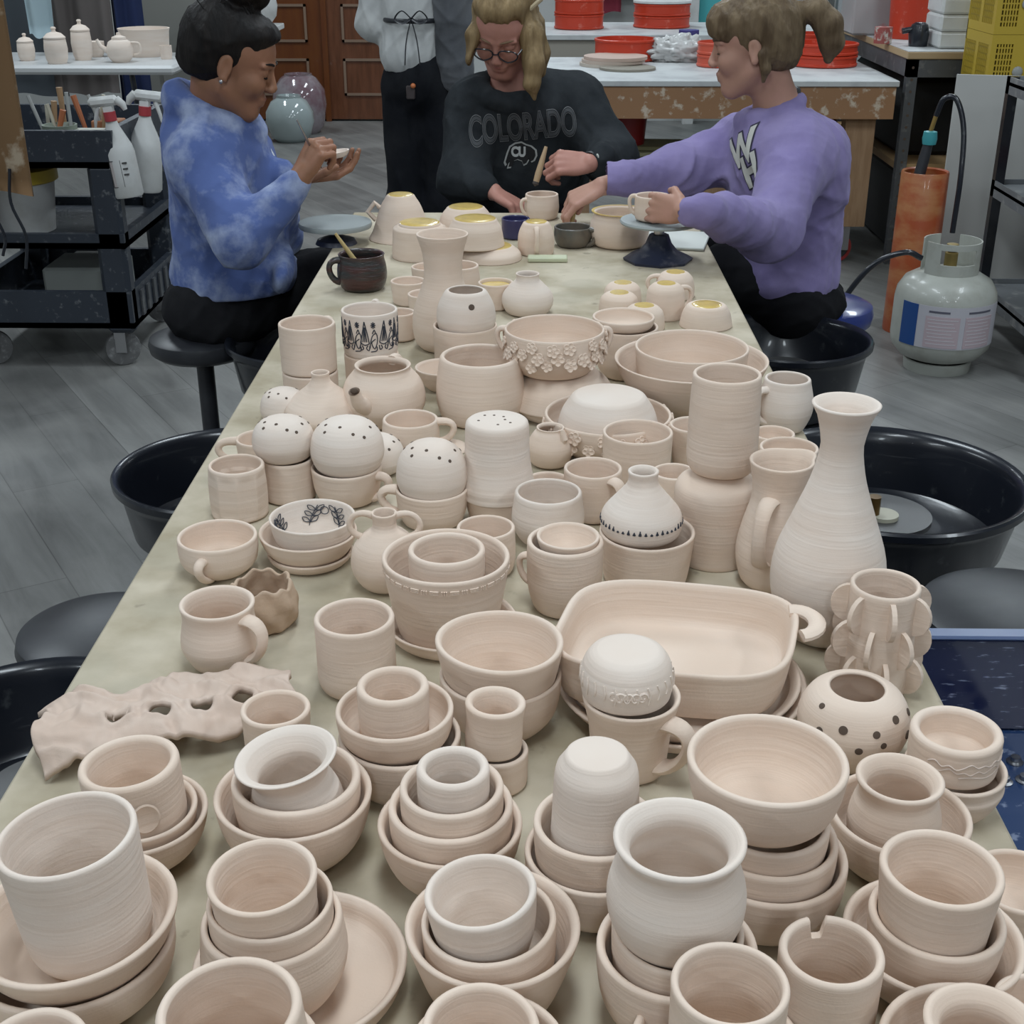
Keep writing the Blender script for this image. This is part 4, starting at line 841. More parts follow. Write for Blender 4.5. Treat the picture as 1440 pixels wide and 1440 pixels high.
# canvas apron at left edge
pl = tag(MB().tube([(-1.86,4.0,.0),(-1.86,4.0,1.75)], .016).build('coat_stand', BLK), 'black metal stand at the left edge carrying the canvas apron', 'stand')
ap = cloth('canvas_apron', -2.06, -1.515, 3.98, .70, 1.50, .032, 1.7, mat('brown_duck_canvas',(.155,.085,.035),.85,noise=(9,(.34,.27,.19),.56,.66)), 'brown duck canvas apron spotted with clay at the left edge', 'apron', .6, taper=-.05)
for x, L in ((-1.56,.30),(-1.625,.26)):
    MB().tube(cr([(x,3.955,.78),(x-.01,3.95,.68),(x+.02,3.95,.58),(x+.005,3.95,.78-L)],5), .005, 6).build('apron_string', BLK, ap)
nv = cloth('dark_jacket', -2.05, -1.56, 3.93, 1.02, 1.52, .02, 1, mat('black_cloth',(.012,.014,.02),.9), 'black cloth draped over the top of the canvas apron', 'cloth', 1, taper=.55)
# ------------------------------------------------------------------ background right
PLY = mat('plywood_edge', (.31,.165,.08), .55, noise=(18,(.55,.46,.36),.55,.64), bump=None)
PLY2 = mat('bench_timber', (.33,.205,.115), .6, noise=(5,(.27,.16,.085),.4,.6,(8,8,1)))
BTOP = mat('bench_top', (.52,.54,.54), .5, noise=(6,(.40,.41,.42),.45,.65))
ben = empty('workbench', (.02, 5.95, 0), label='wooden workbench with a deep splattered apron behind the lilac sweatshirt', cat='workbench', group='benches with pans at the back')
BW, BD_ = 1.55, .98
MB().box((0,-.01,.785),(BW,BD_,.81),.003).build('benchtop', BTOP, ben, smooth=False)
MB().box((.01,0,.65),(BW-.01,.05,.784)).build('apron_board', PLY, ben, smooth=False); MB().box((.01,BD_-.06,.65),(BW-.01,BD_-.01,.784)).build('apron_board', PLY, ben, smooth=False)
for x in (.1, BW-.20):
    for y in (.052, BD_-.16):
        MB().box((x,y,.17),(x+.13,y+.09,.70)).build('leg', PLY2, ben, smooth=False)
        Mx = Matrix.Translation((x+.03, y+.04, .066)) @ Matrix.Rotation(R_(90), 4, 'X') @ Matrix.Rotation(R_(20), 4, 'Y')
        MB().lathe([(.045,-.016),(.062,-.014),(.065,0),(.062,.014),(.045,.016)], 32, M=Mx).build('caster_tyre', mat('red_rubber',(.40,.05,.05),.5), ben)
        MB().lathe([(0,-.012),(.046,-.012),(.046,.012),(0,.012)], 32, M=Mx).build('caster_wheel', DSTEEL, ben); MB().box((x,y+.01,.06),(x+.07,y+.02,.17)).build('caster_fork', STEEL, ben, smooth=False)
MB().box((.1,.10,.30),(BW-.10,.14,.38)).build('stretcher', PLY2, ben, smooth=False); MB().box((.1,.14,.38),(BW-.10,BD_-.16,.40)).build('lower_shelf', PLY2, ben, smooth=False)
be2 = empty('workbench', (-.15, 8.1, 0), label='second pale bench behind, carrying two stacks of orange pans', cat='workbench', group='benches with pans at the back')
MB().box((0,0,.79),(2.0,.95,.82),.003).build('benchtop', BTOP, be2, smooth=False); MB().box((.02,.02,.69),(1.98,.06,.789)).build('apron_board', mat('grey_board',(.30,.28,.24),.6), be2, smooth=False)
for x in (.08, 1.82):
    for y in (.08, .8): MB().box((x,y,0),(x+.09,y+.09,.789)).build('leg', PLY2, be2, smooth=False)
ORG = mat('orange_red_plastic', (.50,.045,.018), .35, noise=(22,(.62,.20,.15),.60,.75)); ORP = mat('pink_red_plastic', (.50,.10,.09), .4)
def pan(px, py, z, w, n, label, m=ORG, hh=.052, nm='splash_pan', cat='pan', lidm=None):
    c = at_z(px, py, z); R = w/2*depth((c.x, c.y, z+.05))/F_PX
    for k in range(n):
        o = MB(); b = k*hh
        o.lathe([(0,b),(R*.96,b),(R*1.0,b+.004),(R,b+.012),(R*.97,b+.015),(R*.97,b+hh-.014),(R*1.0,b+hh-.011),(R,b+hh-.003),(R*.98,b+hh-.001),(R*.93,b+hh-.001),(R*.92,b+.01),(0,b+.01)], 48)
        q = o.build(nm, m, loc=(c.x, c.y, z+.0008)); tag(q, label if n == 1 else '%s pan %s' % (('lower', 'upper')[k], label), cat, 'round pans on the benches')
    return c, R
pan(880, 84, .81, 90, 1, 'thick orange red pan on the near bench right of the dark sweatshirt', hh=.10)
pan(1157, 92, .81, 94, 2, 'of the orange stack right of the ponytail')
pan(1012, 93, .81, 66, 2, 'of the coral stack half hidden by the face', mat('coral_plastic',(.55,.09,.05),.35), hh=.055)
pan(1135, 82, .81, 56, 1, 'small orange pan behind the stack right of the ponytail', hh=.12)
c, R = pan(814, 40, .82, 70, 2, 'of the orange stack on the rear bench, left one', hh=.085)
c, R = pan(930, 38, .82, 80, 2, 'of the orange stack with a white disc on top', hh=.07)
tag(MB().lathe([(0,0),(R*1.02,0),(R*1.02,.012),(0,.012)], 48).build('bat', WHITEP, loc=(c.x, c.y, .82+.1425)), 'white disc lying on the rear orange pans', 'bat', 'bats on the benches')
c = at_z(885, 102, .81); tag(MB().lathe([(0,0),(.13,0),(.13,.01),(0,.01)], 48).build('bat', mat('dun_bat',(.24,.22,.18),.6), loc=(c.x, c.y+.13, .8108)), 'dull flat disc lying at the front of the near bench', 'bat', 'bats on the benches')
for k in range(3): tag(MB().lathe([(0,0),(.15,0),(.15,.014),(0,.014)], 40).build('bat', mat('cream_bat%d' % k,(.48,.42-.03*k,.36-.03*k),.6), loc=(.36+.01*k, 6.55, .8108+.0145*k)), ('bottom','middle','top')[k]+' cream disc of the stack right behind the dark sweatshirt shoulder', 'bat', 'bats on the benches')
def lump(name, loc, s, m, label, cat, seed=0, amp=.25, fz=3.0):
    vs, fs = [], []; n, k = 26, 52
    from mathutils import noise as NZ
    for i in range(n+1):
        for j in range(k):
            a, b = math.pi*i/n, 2*math.pi*j/k; d = Vector((math.sin(a)*math.cos(b), math.sin(a)*math.sin(b), math.cos(a)))
            q = 1+amp*(abs(NZ.noise(d*fz+Vector((seed,0,0))))*2-.5)+amp*.4*NZ.noise(d*fz*2.7)
            z = d.z*s[2]*q; vs.append((d.x*s[0]*q, d.y*s[1]*q, max(z, -s[2]*.6)+s[2]*.6))
    for i in range(n):
        for j in range(k): fs.append((i*k+j, (i+1)*k+j, (i+1)*k+(j+1) % k, i*k+(j+1) % k))
    me = bpy.data.meshes.new(name); me.from_pydata(vs, [], fs); o = link(name, me, m, loc=loc); return tag(o, label, cat)
c = at_z(932, 64, .81); lump('plastic_sheet', (c.x, 6.74, .8108), (.15,.09,.075), mat('milky_plastic',(.50,.50,.49),.25), 'crumpled clear plastic sheet heaped on the near bench', 'plastic', 3, .3, 4)
c = at_z(970, 84, .81); o = tag(MB().lathe([(0,0),(.05,0),(.055,.01),(.04,.02),(.042,.10),(.05,.11),(.05,.13),(0,.13)], 36).build('blue_reel', mat('indigo_plastic',(.06,.05,.22),.4), loc=(c.x, c.y+.1, .8108)), 'indigo plastic tub on the near bench beside the face', 'tub')
# under the bench
for i, (px, py, s, lab) in enumerate(((885,212,.10,'dark red tub under the bench beside the dark sleeve'), (1178,225,.08,'red tub under the bench above the lilac shoulder'))):
    tag(MB().lathe([(0,0),(s*.8,0),(s,.23),(s*.93,.23),(s*.74,.01),(0,.01)], 36).build('red_tub', mat('red_tub%d' % i,(.24-.0*i,.012,.015),.4), loc=((.42 if i == 0 else 1.33), 6.28+.1*i, .4008)), lab, 'tub', 'red tubs under the bench')
for k in range(5):
    o = tag(MB().box((-.28,-.12,0),(.28,.12,.018),.003).build('ware_board', mat('board%d' % k,(.20+.02*(k % 3),.16+.01*k,.10+.01*(k % 2)),.7), loc=(.72+.02*(k % 2), 6.28, .4008+.0188*k), smooth=False), ('lowest','second lowest','middle','second highest','highest')[k]+' ware board of the pile on the lower bench shelf', 'board', 'ware boards under the bench'); o.rotation_euler.z = R_((-6,4,-2,8,-4)[k])
crx = tag(MB().box((-.10,-.15,0),(.10,.15,.18),.01).build('grey_crate', mat('olive_crate',(.09,.095,.085),.7), loc=(1.08,6.50,.4008), smooth=False), 'dull grey crate on the lower shelf of the bench', 'crate')
struct(MB().box((.2,10.36,.9),(1.1,10.44,2.6)), 'window_1', mat('pale_window',(.33,.35,.38),.3))
cu = cloth('red_curtain', .30, .62, 10.2, .8, 2.0, .03, 3, mat('dark_red_cloth',(.12,.006,.018),.9), 'dark red cloth hanging beyond the rear bench', 'curtain')
struct(MB().box((1.18,10.40,.2),(1.62,10.46,2.6)), 'window_2', mat('turquoise_pane',(.10,.52,.55),.3))
for i, x in enumerate((1.12, 1.64, 1.95, 2.2)): struct(MB().box((x,10.33,0),(x+.08,10.40,2.8)), 'trim_%d' % (i+4), WHITEP)
for i, x in enumerate((1.76, 2.06)): struct(MB().box((x,9.6,0),(x+.22,9.7,2.6),.01), 'trim_%d' % (i+8), mat('grey_trim%d' % i,(.30+.05*i,.33+.04*i,.34+.04*i),.6))
# metal shelving with wooden top
shf = empty('steel_shelving', (1.62, 6.0, 0), label='slotted steel shelving with a wooden top right of the bench', cat='shelving')
MB().box((-.02,-.02,.895),(.80,1.35,.925),.003).build('wooden_top', mat('shelf_ply',(.42,.30,.17),.55), shf, smooth=False); MB().box((-.018,-.018,.9252),(.798,1.348,.9275)).build('top_sheet', BTOP, shf, smooth=False)
mb = MB(); mb.box((-.01,-.01,.82),(.78,.0,.893)); mb.box((-.01,0,.82),(0,1.33,.893)); mb.build('top_rail', DSTEEL, shf, smooth=False)
for x in (-.01, .74):
    for y in (-.01, 1.30):
        MB().box((x,y,0),(x+.045,y+.004,.893)).box((x,y+.004,0),(x+.004,y+.045,.893)).build('upright', DSTEEL, shf, smooth=False)
        if y < 0 and x < 0:
            for k in range(17): MB().lathe([(0,0),(.006,0),(.006,.001)], 10, M=Matrix.Translation((x+.022, y-.0006, .06+k*.05)) @ Matrix.Rotation(R_(90),4,'X')).build('slot_hole', HOLE_SHADE, shf)
MB().box((0,0,.42),(.76,1.33,.45)).build('shelf_board', mat('shelf_ply2',(.40,.26,.13),.6), shf, smooth=False)
dk_ = tag(MB().box((-.33,-.5,0),(.33,.5,.34),.02).build('dark_tote', mat('black_tote',(.012,.012,.013),.7), loc=(2.0,6.72,.451), smooth=False), 'black tote filling the shelf under the wooden top', 'tote')
dk2 = tag(MB().box((-.33,-.5,0),(.33,.5,.38),.02).build('dark_tote', mat('black_tote2',(.014,.014,.015),.7), loc=(2.02,6.74,.0008), smooth=False), 'black tote on the floor under the shelving', 'tote')
zt_ = .9283
def box_thing(name, px, y, w, d, h, m, label, cat, z=zt_, rz=0, bev=.01, grp=None):
    c = at_y(px, 50, y); o = MB().box((-w/2,-d/2,0),(w/2,d/2,h),bev).build(name, m, loc=(c.x, y, z), smooth=False); o.rotation_euler.z = R_(rz); return tag(o, label, cat, grp)
box_thing('clear_bin', 1222, 6.90, .24, .28, .30, mat('cloudy_bin',(.36,.36,.36),.3,noise=(20,(.45,.25,.25),.6,.7)), 'cloudy clear bin on the wooden-topped shelving', 'bin')
c = at_y(1242,50,6.35); tag(MB().lathe([(0,0),(.04,0),(.04,.07),(0,.07)], 24).build('red_tin', mat('red_tin',(.30,.07,.06),.5,noise=(40,(.5,.45,.4),.5,.6)), loc=(c.x,6.35,zt_)), 'small red tin in front of the cloudy bin', 'tin')
c = at_y(1280,50,6.62); tag(MB().lathe([(0,0),(.10,0),(.115,.32),(.108,.32),(.095,.01),(0,.01)], 40).build('orange_bucket', ORG, loc=(c.x,6.62,zt_)), 'orange bucket standing on the wooden-topped shelving', 'bucket')
c = at_y(1292,50,6.22); o = tag(MB().lathe([(0,0),(.04,0),(.045,.05),(.035,.09),(.02,.10),(0,.10)], 24).build('black_gadget', BLK, loc=(c.x,6.22,zt_)), 'small black gadget in front of the orange bucket', 'gadget'); MB().tube([(-.03,0,.07),(-.075,0,.062)], .013, 10).build('nozzle', BLK, o)
for k in range(3): box_thing('white_tub', 1340, 6.20, .19, .24, .068, WHITEP, ('lowest','middle','top')[k]+' white food tub of the stack beside the orange bucket', 'tub', z=zt_+.0008+k*.07, grp='stacked white tubs')
# yellow crates
YEL = mat('yellow_crate', (.52,.37,.04), .45); YELD = mat('yellow_crate_shadow', (.50,.36,.05), .6)
n_ = 0
for col_ in range(3):
    for row in range(5):
        cxw, yy, z = 1.945+col_*.245, 5.60-.03*col_, .0008+row*.2565
        o = empty('yellow_crate', (cxw, yy, z), label='yellow slotted plastic crate, %s column, %s from the floor' % (('left','middle','right')[col_], ('lowest','second','third','fourth','fifth')[row]), cat='crate', group='stacked yellow crates')
        w, h = .235, .255
        mb = MB(); mb.box((-w/2,0,0),(w/2,.012,.03)); mb.box((-w/2,0,h-.035),(w/2,.012,h)); mb.box((-w/2,0,.03),(-w/2+.022,.012,h-.035)); mb.box((w/2-.022,0,.03),(w/2,.012,h-.035)); mb.box((-.03,0,.03),(.03,.012,h-.035))
        for sgn in (-1, 1):
            for k in range(5): x = sgn*(.036+k*.0115); mb.box((min(x,x+sgn*.006),.001,.03),(max(x,x+sgn*.006),.011,h-.035))
            for k in range(8): zz = .045+k*.0225; mb.box((min(sgn*.03,sgn*(w/2-.02)),.002,zz),(max(sgn*.03,sgn*(w/2-.02)),.010,zz+.006))
        
        for sx in (-w/2, w/2-.006):
            mb.box((sx,.012,0),(sx+.006,.35,.035)); mb.box((sx,.012,h-.04),(sx+.006,.35,h)); mb.box((sx,.165,.035),(sx+.006,.20,h-.04)); mb.box((sx,.012,.035),(sx+.006,.035,h-.04))
            for k in range(22):
                yy_ = .044+k*.0135; mb.box((sx+.001,yy_,.035),(sx+.005,yy_+.006,h-.04))
            for k in range(7): zz = .055+k*.024; mb.box((sx+.001,.035,zz),(sx+.005,.33,zz+.006))
        mb.box((-w/2,.34,0),(w/2,.35,h)); mb.box((-w/2+.008,.012,0),(w/2-.008,.34,.008)); mb.build('shell', YEL, o, smooth=False)
        MB().box((-w/2+.02,.03,.01),(w/2-.02,.30,h-.05)).build('contents', mat('crate_contents',(.05,.045,.02),.9) if n_ == 0 else bpy.data.materials['crate_contents'], o, smooth=False)
        MB().ball((0,-.004,h*.45), .022, 6, (1,.4,1)).build('latch', TOOLC[2], o); n_ += 1
# leaning board
c0, c1 = at_z(1300, 440, 0), at_z(1390, 452, 0)
lb = tag(MB().box((0,0,0),(.56,.022,.90),.002).build('foam_board', mat('pale_board',(.43,.43,.41),.7), loc=(1.62,5.30,.004), smooth=False), 'pale board leaning upright behind the rusty cylinder', 'board'); lb.rotation_euler = (R_(-7), 0, R_(-14))
# rusty cylinder with torch
RUST = mat('rusty_orange_cylinder', (.33,.065,.018), .4, noise=(5,(.40,.16,.06),.45,.62,(1,1,2)), coat=.2)
cy_ = at_z(1272, 462, 0); rc = empty('gas_cylinder', (cy_.x, 4.96, 0), label='rust orange open cylinder holding a torch, behind the propane tank', cat='cylinder')
MB().lathe([(0,0),(.086,0),(.088,.01),(.086,.60),(.083,.605),(.076,.60),(.076,.02),(0,.02)], 48).build('tube', RUST, rc)
MB().tube([(-.03,-.01,.55),(-.01,0,.66),(0,0,.72)], [.022,.020,.016], 14).build('torch_handle', BLK2, rc); MB().lathe([(.024,.70),(.027,.72),(.024,.745),(0,.75)], 14).build('torch_knob', mat('teal_knob',(.05,.30,.33),.4), rc); MB().cyl((0,0,.745),(.012,0,.80),.008).build('brass_fitting', mat('brass2',(.45,.30,.10),.3,metal=.8), rc)
MB().tube(cr([(.012,0,.80),(.03,-.01,.86),(.07,-.03,.86),(.10,-.06,.76),(.10,-.10,.60),(.095,-.11,.40)],7), .010, 10).build('hose', BLK, rc)
# propane tank
pc = at_z(1328, 505, 0); pt = empty('propane_tank', (pc.x-.055, 4.50, 0), label='grey white propane tank with a blue and white label on the floor at right', cat='gas tank')
TG = mat('tank_paint', (.40,.41,.37), .35, coat=.2, noise=(14,(.34,.34,.30),.5,.7)); Rt = .172
MB().lathe([(Rt*.62,0),(Rt*.66,0),(Rt*.68,.035),(Rt*.66,.04),(Rt*.60,.02)], 48).build('foot_ring', TG, pt)
MB().lathe([(0,.03),(Rt*.5,.035),(Rt*.8,.055),(Rt*.97,.09),(Rt,.12),(Rt,.25),(Rt*.97,.285),(Rt*.85,.32),(Rt*.6,.345),(Rt*.3,.355),(0,.357)], 64).build('body', TG, pt)
def band(r, a0, a1, z0, z1, m, nm, th=.0012, n=24):
    vs = []; 
    for k in range(n+1):
        a = R_(a0+(a1-a0)*k/n)
        for rr in (r, r+th):
            for z in (z0, z1): vs.append((rr*math.cos(a), rr*math.sin(a), z))
    fs = []
    for k in range(n):
        b, c = k*4, k*4+4; fs += [(b+2,c+2,c+3,b+3),(b,b+1,c+1,c),(b+1,b+3,c+3,c+1),(b,c,c+2,b+2)]
    fs += [(0,2,3,1), (n*4,n*4+1,n*4+3,n*4+2)]
    return MB().add(vs, fs).build(nm, m, pt, smooth=False)
band(Rt, -150, -28, .115, .262, mat('label_white',(.47,.46,.50),.4), 'label'); band(Rt+.0012, -158, -136, .115, .262, mat('label_blue',(.012,.06,.22),.3), 'blue_panel')
LP = mat('label_pink2',(.48,.30,.33),.5); LI = mat('label_small_ink',(.10,.10,.13),.5)
for a0 in (-126, -82):
    band(Rt+.0012, a0, a0+38, .120, .228, mat('label_pinkish',(.46,.37,.40),.5), 'warning_block')
    for k in range(8): band(Rt+.0026, a0+2+(k % 3), a0+36-(k*5 % 7), .216-k*.012, .2185-k*.012, mat('pale_line',(.55,.53,.56),.5), 'print_line', .0004)
    band(Rt+.0012, a0+3, a0+34-8*(a0 == -126), .240, .247, LI, 'print_line', .0006)
mb = MB(); Rc = .092
for a0, a1 in ((-165,-128),(-52,60),(100,165)):
    for k in range(12):
        A = [R_(a0+(a1-a0)*(k+j)/12) for j in (0,1)]
        for z0, z1 in ((.345,.455),):
            vs = [(r*math.cos(a), r*math.sin(a), z) for a in A for r in (Rc,Rc+.005) for z in (z0,z1)]; mb.add(vs, [(0,1,3,2),(4,6,7,5),(0,4,5,1),(2,3,7,6),(1,5,7,3),(0,2,6,4)])
for z0, z1 in ((.345,.385),(.435,.455)):
    for k in range(20):
        A = [R_(-128+76*(k+j)/20) for j in (0,1)]; vs = [(r*math.cos(a), r*math.sin(a), z) for a in A for r in (Rc,Rc+.005) for z in (z0,z1)]; mb.add(vs, [(0,1,3,2),(4,6,7,5),(0,4,5,1),(2,3,7,6),(1,5,7,3),(0,2,6,4)])
mb.build('collar', TG, pt, smooth=False)
MB().lathe([(0,.355),(.022,.355),(.022,.41),(.012,.415),(.02,.42),(.02,.44),(0,.44)], 20).build('valve', mat('valve_brass',(.30,.22,.08),.4,metal=.6), pt)
hs = [(-.10,0,.39),(-.16,.0,.41),(-.26,.02,.36),(-.35,.04,.22),(-.40,.06,.06),(-.42,.10,.012),(-.44,.20,.012)]
MB().tube(cr(hs,8), .010, 10).build('gas_hose', BLK, pt)
cb = tag(MB().tube(cr([(.80,4.30,.010),(.95,4.36,.010),(1.06,4.60,.010),(1.02,4.78,.010),(.95,4.66,.010),(1.0,4.95,.010),(1.25,5.10,.010)],8), .009, 8).build('black_cable', BLK), 'black cable lying on the floor left of the propane tank', 'cable')
# rack at right edge
rk = empty('steel_rack', (1.72, 4.33, 0), label='grey wheeled steel rack cut off by the right edge', cat='rack')
for x in (0, .55):
    for y in (0, .68):
        MB().box((x,y,.12),(x+.035,y+.035,.93)).build('post', DSTEEL if y == 0 else BLK, rk, smooth=False)
        Mx = Matrix.Translation((x+.017, y+.017, .052)) @ Matrix.Rotation(R_(90), 4, 'X') @ Matrix.Rotation(R_(40), 4, 'Y'); MB().lathe([(0,-.014),(.05,-.012),(.052,0),(.05,.012),(0,.014)], 28, M=Mx).build('caster_wheel', DSTEEL, rk); MB().box((x,y-.004,.05),(x+.03,y+.002,.12)).build('caster_fork', STEEL, rk, smooth=False)
for z in (.90,.53,.15):
    mb = MB(); mb.box((0,0,z),(.585,.715,.012+z)); mb.box((0,0,z-.03),(.585,.006,z+.03)); mb.box((0,.709,z-.03),(.585,.715,z+.03)); mb.box((0,.006,z-.03),(.006,.709,z+.03)); mb.build('shelf', mat('worn_shelf%d' % int(z*100),(.17,.18,.19),.4,noise=(12,(.35,.35,.34),.55,.7)), rk, smooth=False)
lump('canvas_bag', (1.92,4.60,.1628), (.12,.14,.10), mat('cream_canvas',(.36,.34,.27),.9), 'crumpled cream cloth bag on the lowest rack shelf', 'bag', 9, .3, 3)
lump('canvas_bag', (1.90,4.60,.5428), (.06,.05,.045), mat('red_rag',(.30,.03,.04),.9), 'small red rag on the middle rack shelf', 'rag', 5, .3, 3)
c = MB(); c.lathe([(0,0),(.05,0),(.055,.16),(.05,.16),(0,.02)], 28); tag(c.build('grey_jug', mat('sage_plastic',(.25,.29,.26),.4), loc=(2.08,4.55,.5428)), 'sage grey plastic jug on the middle rack shelf', 'jug')
# ------------------------------------------------------------------ wavy tray on the table
def tray_mesh():
    from mathutils import noise as NZ
    L, Wd_ = .345, .150; nx, ny = 150, 64; th = .0075; vs, fs = [], []; hx = [(.105-L/2), (.160-L/2), (.215-L/2), (.270-L/2)]; hy = -.022
    def top(u, v):
        x, y = u*L-L/2, v*Wd_-Wd_/2
        for h in hx:
            r = math.hypot(x-h, (y-hy)*1.15)
            if abs(r-.0150) < .0021 and r > 0: q = .0150/r; x, y = h+(x-h)*q, hy+(y-hy)*q
        x2 = x*(1+.03*math.sin(v*7))+.006*math.sin(v*9+1)*(abs(x)/L*2)**3; y2 = y*(1+.06*math.sin(u*13)+.05*math.sin(u*7+2))
        e = max(abs(x)/(L/2), 0)**6; f = abs(y/(Wd_/2))**4
        z = .034+.004*math.sin(u*24)*math.cos(v*5)-.017*f*(.6+.4*math.sin(u*20+1))-.014*e*(.5+.5*math.cos(v*7))+.0030*NZ.noise(Vector((x*34,y*34,0)))+.0022*NZ.noise(Vector((x*90,y*60,5)))+.0026*math.sin((x*90+y*150)+6*NZ.noise(Vector((x*20,y*20,3))))
        for h in hx:
            r = math.hypot(x-h, (y-hy)*1.15); z += .004*math.exp(-((r-.021)/.006)**2)
        return x2, y2, z
    ids = {}
    def hole(i, j):
        x, y = (i+.5)/nx*L-L/2, (j+.5)/ny*Wd_-Wd_/2
        return any(math.hypot(x-h, (y-hy)*1.15) < .0150 for k, h in enumerate(hx))
    for s in (0, 1):
        for j in range(ny+1):
            for i in range(nx+1):
                x, y, z = top(i/nx, j/ny); vs.append((x, y, z-(th if s else 0)))
    I = lambda s, i, j: s*(nx+1)*(ny+1)+j*(nx+1)+i
    solid = {(i, j) for i in range(nx) for j in range(ny) if not hole(i, j)}
    for (i, j) in solid:
        fs.append((I(0,i,j),I(0,i+1,j),I(0,i+1,j+1),I(0,i,j+1))); fs.append((I(1,i,j),I(1,i,j+1),I(1,i+1,j+1),I(1,i+1,j)))
        for (di, dj, a, b) in ((-1,0,(i,j+1),(i,j)),(1,0,(i+1,j),(i+1,j+1)),(0,-1,(i,j),(i+1,j)),(0,1,(i+1,j+1),(i,j+1))):
            if (i+di, j+dj) not in solid: fs.append((I(0,*a),I(1,*a),I(1,*b),I(0,*b))[::-1] if False else (I(0,*b),I(0,*a),I(1,*a),I(1,*b)))
    me = bpy.data.meshes.new('egg_tray'); me.from_pydata(vs, [], fs); return me
c = at_z(238, 990, TZ+.03); et = link('egg_tray', tray_mesh(), clay_mat('pinched_clay',(.56,.43,.35),(.62,.50,.42), line=90, bstr=.5, dist=.002)); zmin = min(v.co.z for v in et.data.vertices); et.location = (c.x, c.y, TZ-zmin*.86+.001); et.rotation_euler.z = R_(18); et.scale = (.70,.72,.86)
tag(et, 'wavy hand-pinched clay tray with four round holes at the left table edge', 'tray')
# drawings and carving on pots
def stroke(p, pts, inner=False, w=.0007, m=INK, name='painted_line'):
    P = []
    for az, zf in pts:
        a = R_(az)
        if inner:
            rr = float(p.rf(zf))*p.R-p.t*1.35-.0006; P.append((rr*math.cos(a), rr*math.sin(a), zf*p.H))
        else:
            v = surf(p, a, zf, .0002); P.append(tuple(v))
    return P
def strokes(p, lists, inner=False, w=.0007, m=INK, name='painted_drawing'):
    mb = MB()
    for l in lists: mb.tube(cr(stroke(p, l, inner), 3), w, 5)
    return mb.build(name, m, p.root)
rs = random.Random(11); L = []
for k in range(7):
    a = -200+k*36+rs.uniform(-4, 4); s_ = rs.uniform(-3, 3)
    L.append([(a-9, .42), (a-5, .60), (a+s_, .88)]); L.append([(a+9, .40), (a+6, .60), (a+s_, .88)]); L.append([(a-9, .42), (a, .37), (a+9, .40)])
    for q in (-4, 0, 4): L.append([(a+q, .44), (a+q*.6+s_*.5, .58), (a+q*.2+s_, .76)])
    L.append([(a-10, .36), (a-8, .26), (a-3, .30), (a-6, .36)]); L.append([(a+10, .36), (a+8, .25), (a+3, .30), (a+6, .36)])
    b = a+18
    for t in range(4): L.append([(b-5*math.cos(t*.785), .80-.07*math.sin(t*.785)), (b+5*math.cos(t*.785), .80+.07*math.sin(t*.785))])
    L.append([(b-8, .30), (b-3, .55), (b+6, .62), (b+8, .45), (b+2, .28), (b-4, .42), (b+4, .50)]); L.append([(b-6, .22), (b+6, .24), (b+7, .33)]); L.append([(b-2, .62), (b+2, .70), (b+5, .62)])
strokes(AP, L, w=.0009)
L = []
pb = POTS['pb2']
for k in range(7):
    a = k*51+rs.uniform(-5, 5); s_ = 1 if k % 2 else -1
    L.append([(a, .34), (a+5*s_, .55), (a+16*s_, .86)])
    for q in range(3):
        x0, z0 = a+(3+5*q)*s_, .42+.15*q
        for d_ in (-1, 1): L.append([(x0, z0), (x0+d_*5, z0+.11), (x0+d_*13, z0+.15), (x0+d_*10, z0+.03), (x0, z0)])
L.append([(80+7*math.cos(t), .72+.10*math.sin(t)) for t in np.linspace(0, 6.3, 9)])
strokes(pb, L, inner=True, w=.0006, name='painted_leaves')
L = []
for k in range(46):
    a = k*8; h = rs.uniform(.03, .075); z = .24
    L.append([(a, z), (a, z+h)]); L.append([(a-1.6, z+.005), (a, z+h*.7), (a+1.6, z+.005)])
strokes(BI, L, w=.0008, name='painted_trees')
L = []
for k in range(20):
    a = k*18
    L.append([(a, .845), (a, .895)]); L.append([(a+2, .845), (a+2, .895)]); L.append([(a+4, .845), (a+4, .895)])
    for z in (.85, .87, .89): L.append([(a+7, z), (a+11, z), (a+15, z)])
strokes(Y1, L, w=.0011, m=CLAY, name='stamped_band')
L1p = POTS['L1']; L = []
zs = [.62,.70,.60,.66,.58,.64,.72,.63,.66,.60,.68,.61,.66,.70,.62]
L.append([(-140+k*9, zs[k % 15]) for k in range(20)]); L.append([(-130+k*9, zs[(k+4) % 15]-.14) for k in range(14)]); L.append([(-100+k*8, .38+.03*math.sin(k)) for k in range(9)])
strokes(L1p, L, w=.0008, m=CLAYP, name='carved_line')
L = []
for k in range(26): a = k*14; L.append([(a, .30+.05*math.sin(k*2)), (a+2, .45), (a-1, .62)])
for q in range(5):
    a = -110+q*9; L.append([(a+7*math.cos(t)*(1-t/9), .42+.13*math.sin(t)*(1-t/9)) for t in np.linspace(0, 6.5, 12)])
strokes(X1, L, w=.0011, m=CLAYW, name='carved_pattern')
# thumb dimple
p = BSp; a = R_(-62); v = surf(p, a, .50, -.0035); n_ = Vector((math.cos(a), math.sin(a), 0)); t1 = Vector((-math.sin(a), math.cos(a), 0))
Mx = Matrix((t1, Vector((0,0,1)), n_)).transposed().to_4x4(); Mx.translation = v
MB().lathe([(0,.0038),(.006,.0040),(.009,.0048),(.0105,.0052),(.0118,.0042)], 24, M=Mx, sy=1.2).build('thumb_dimple', p.M, p.root)
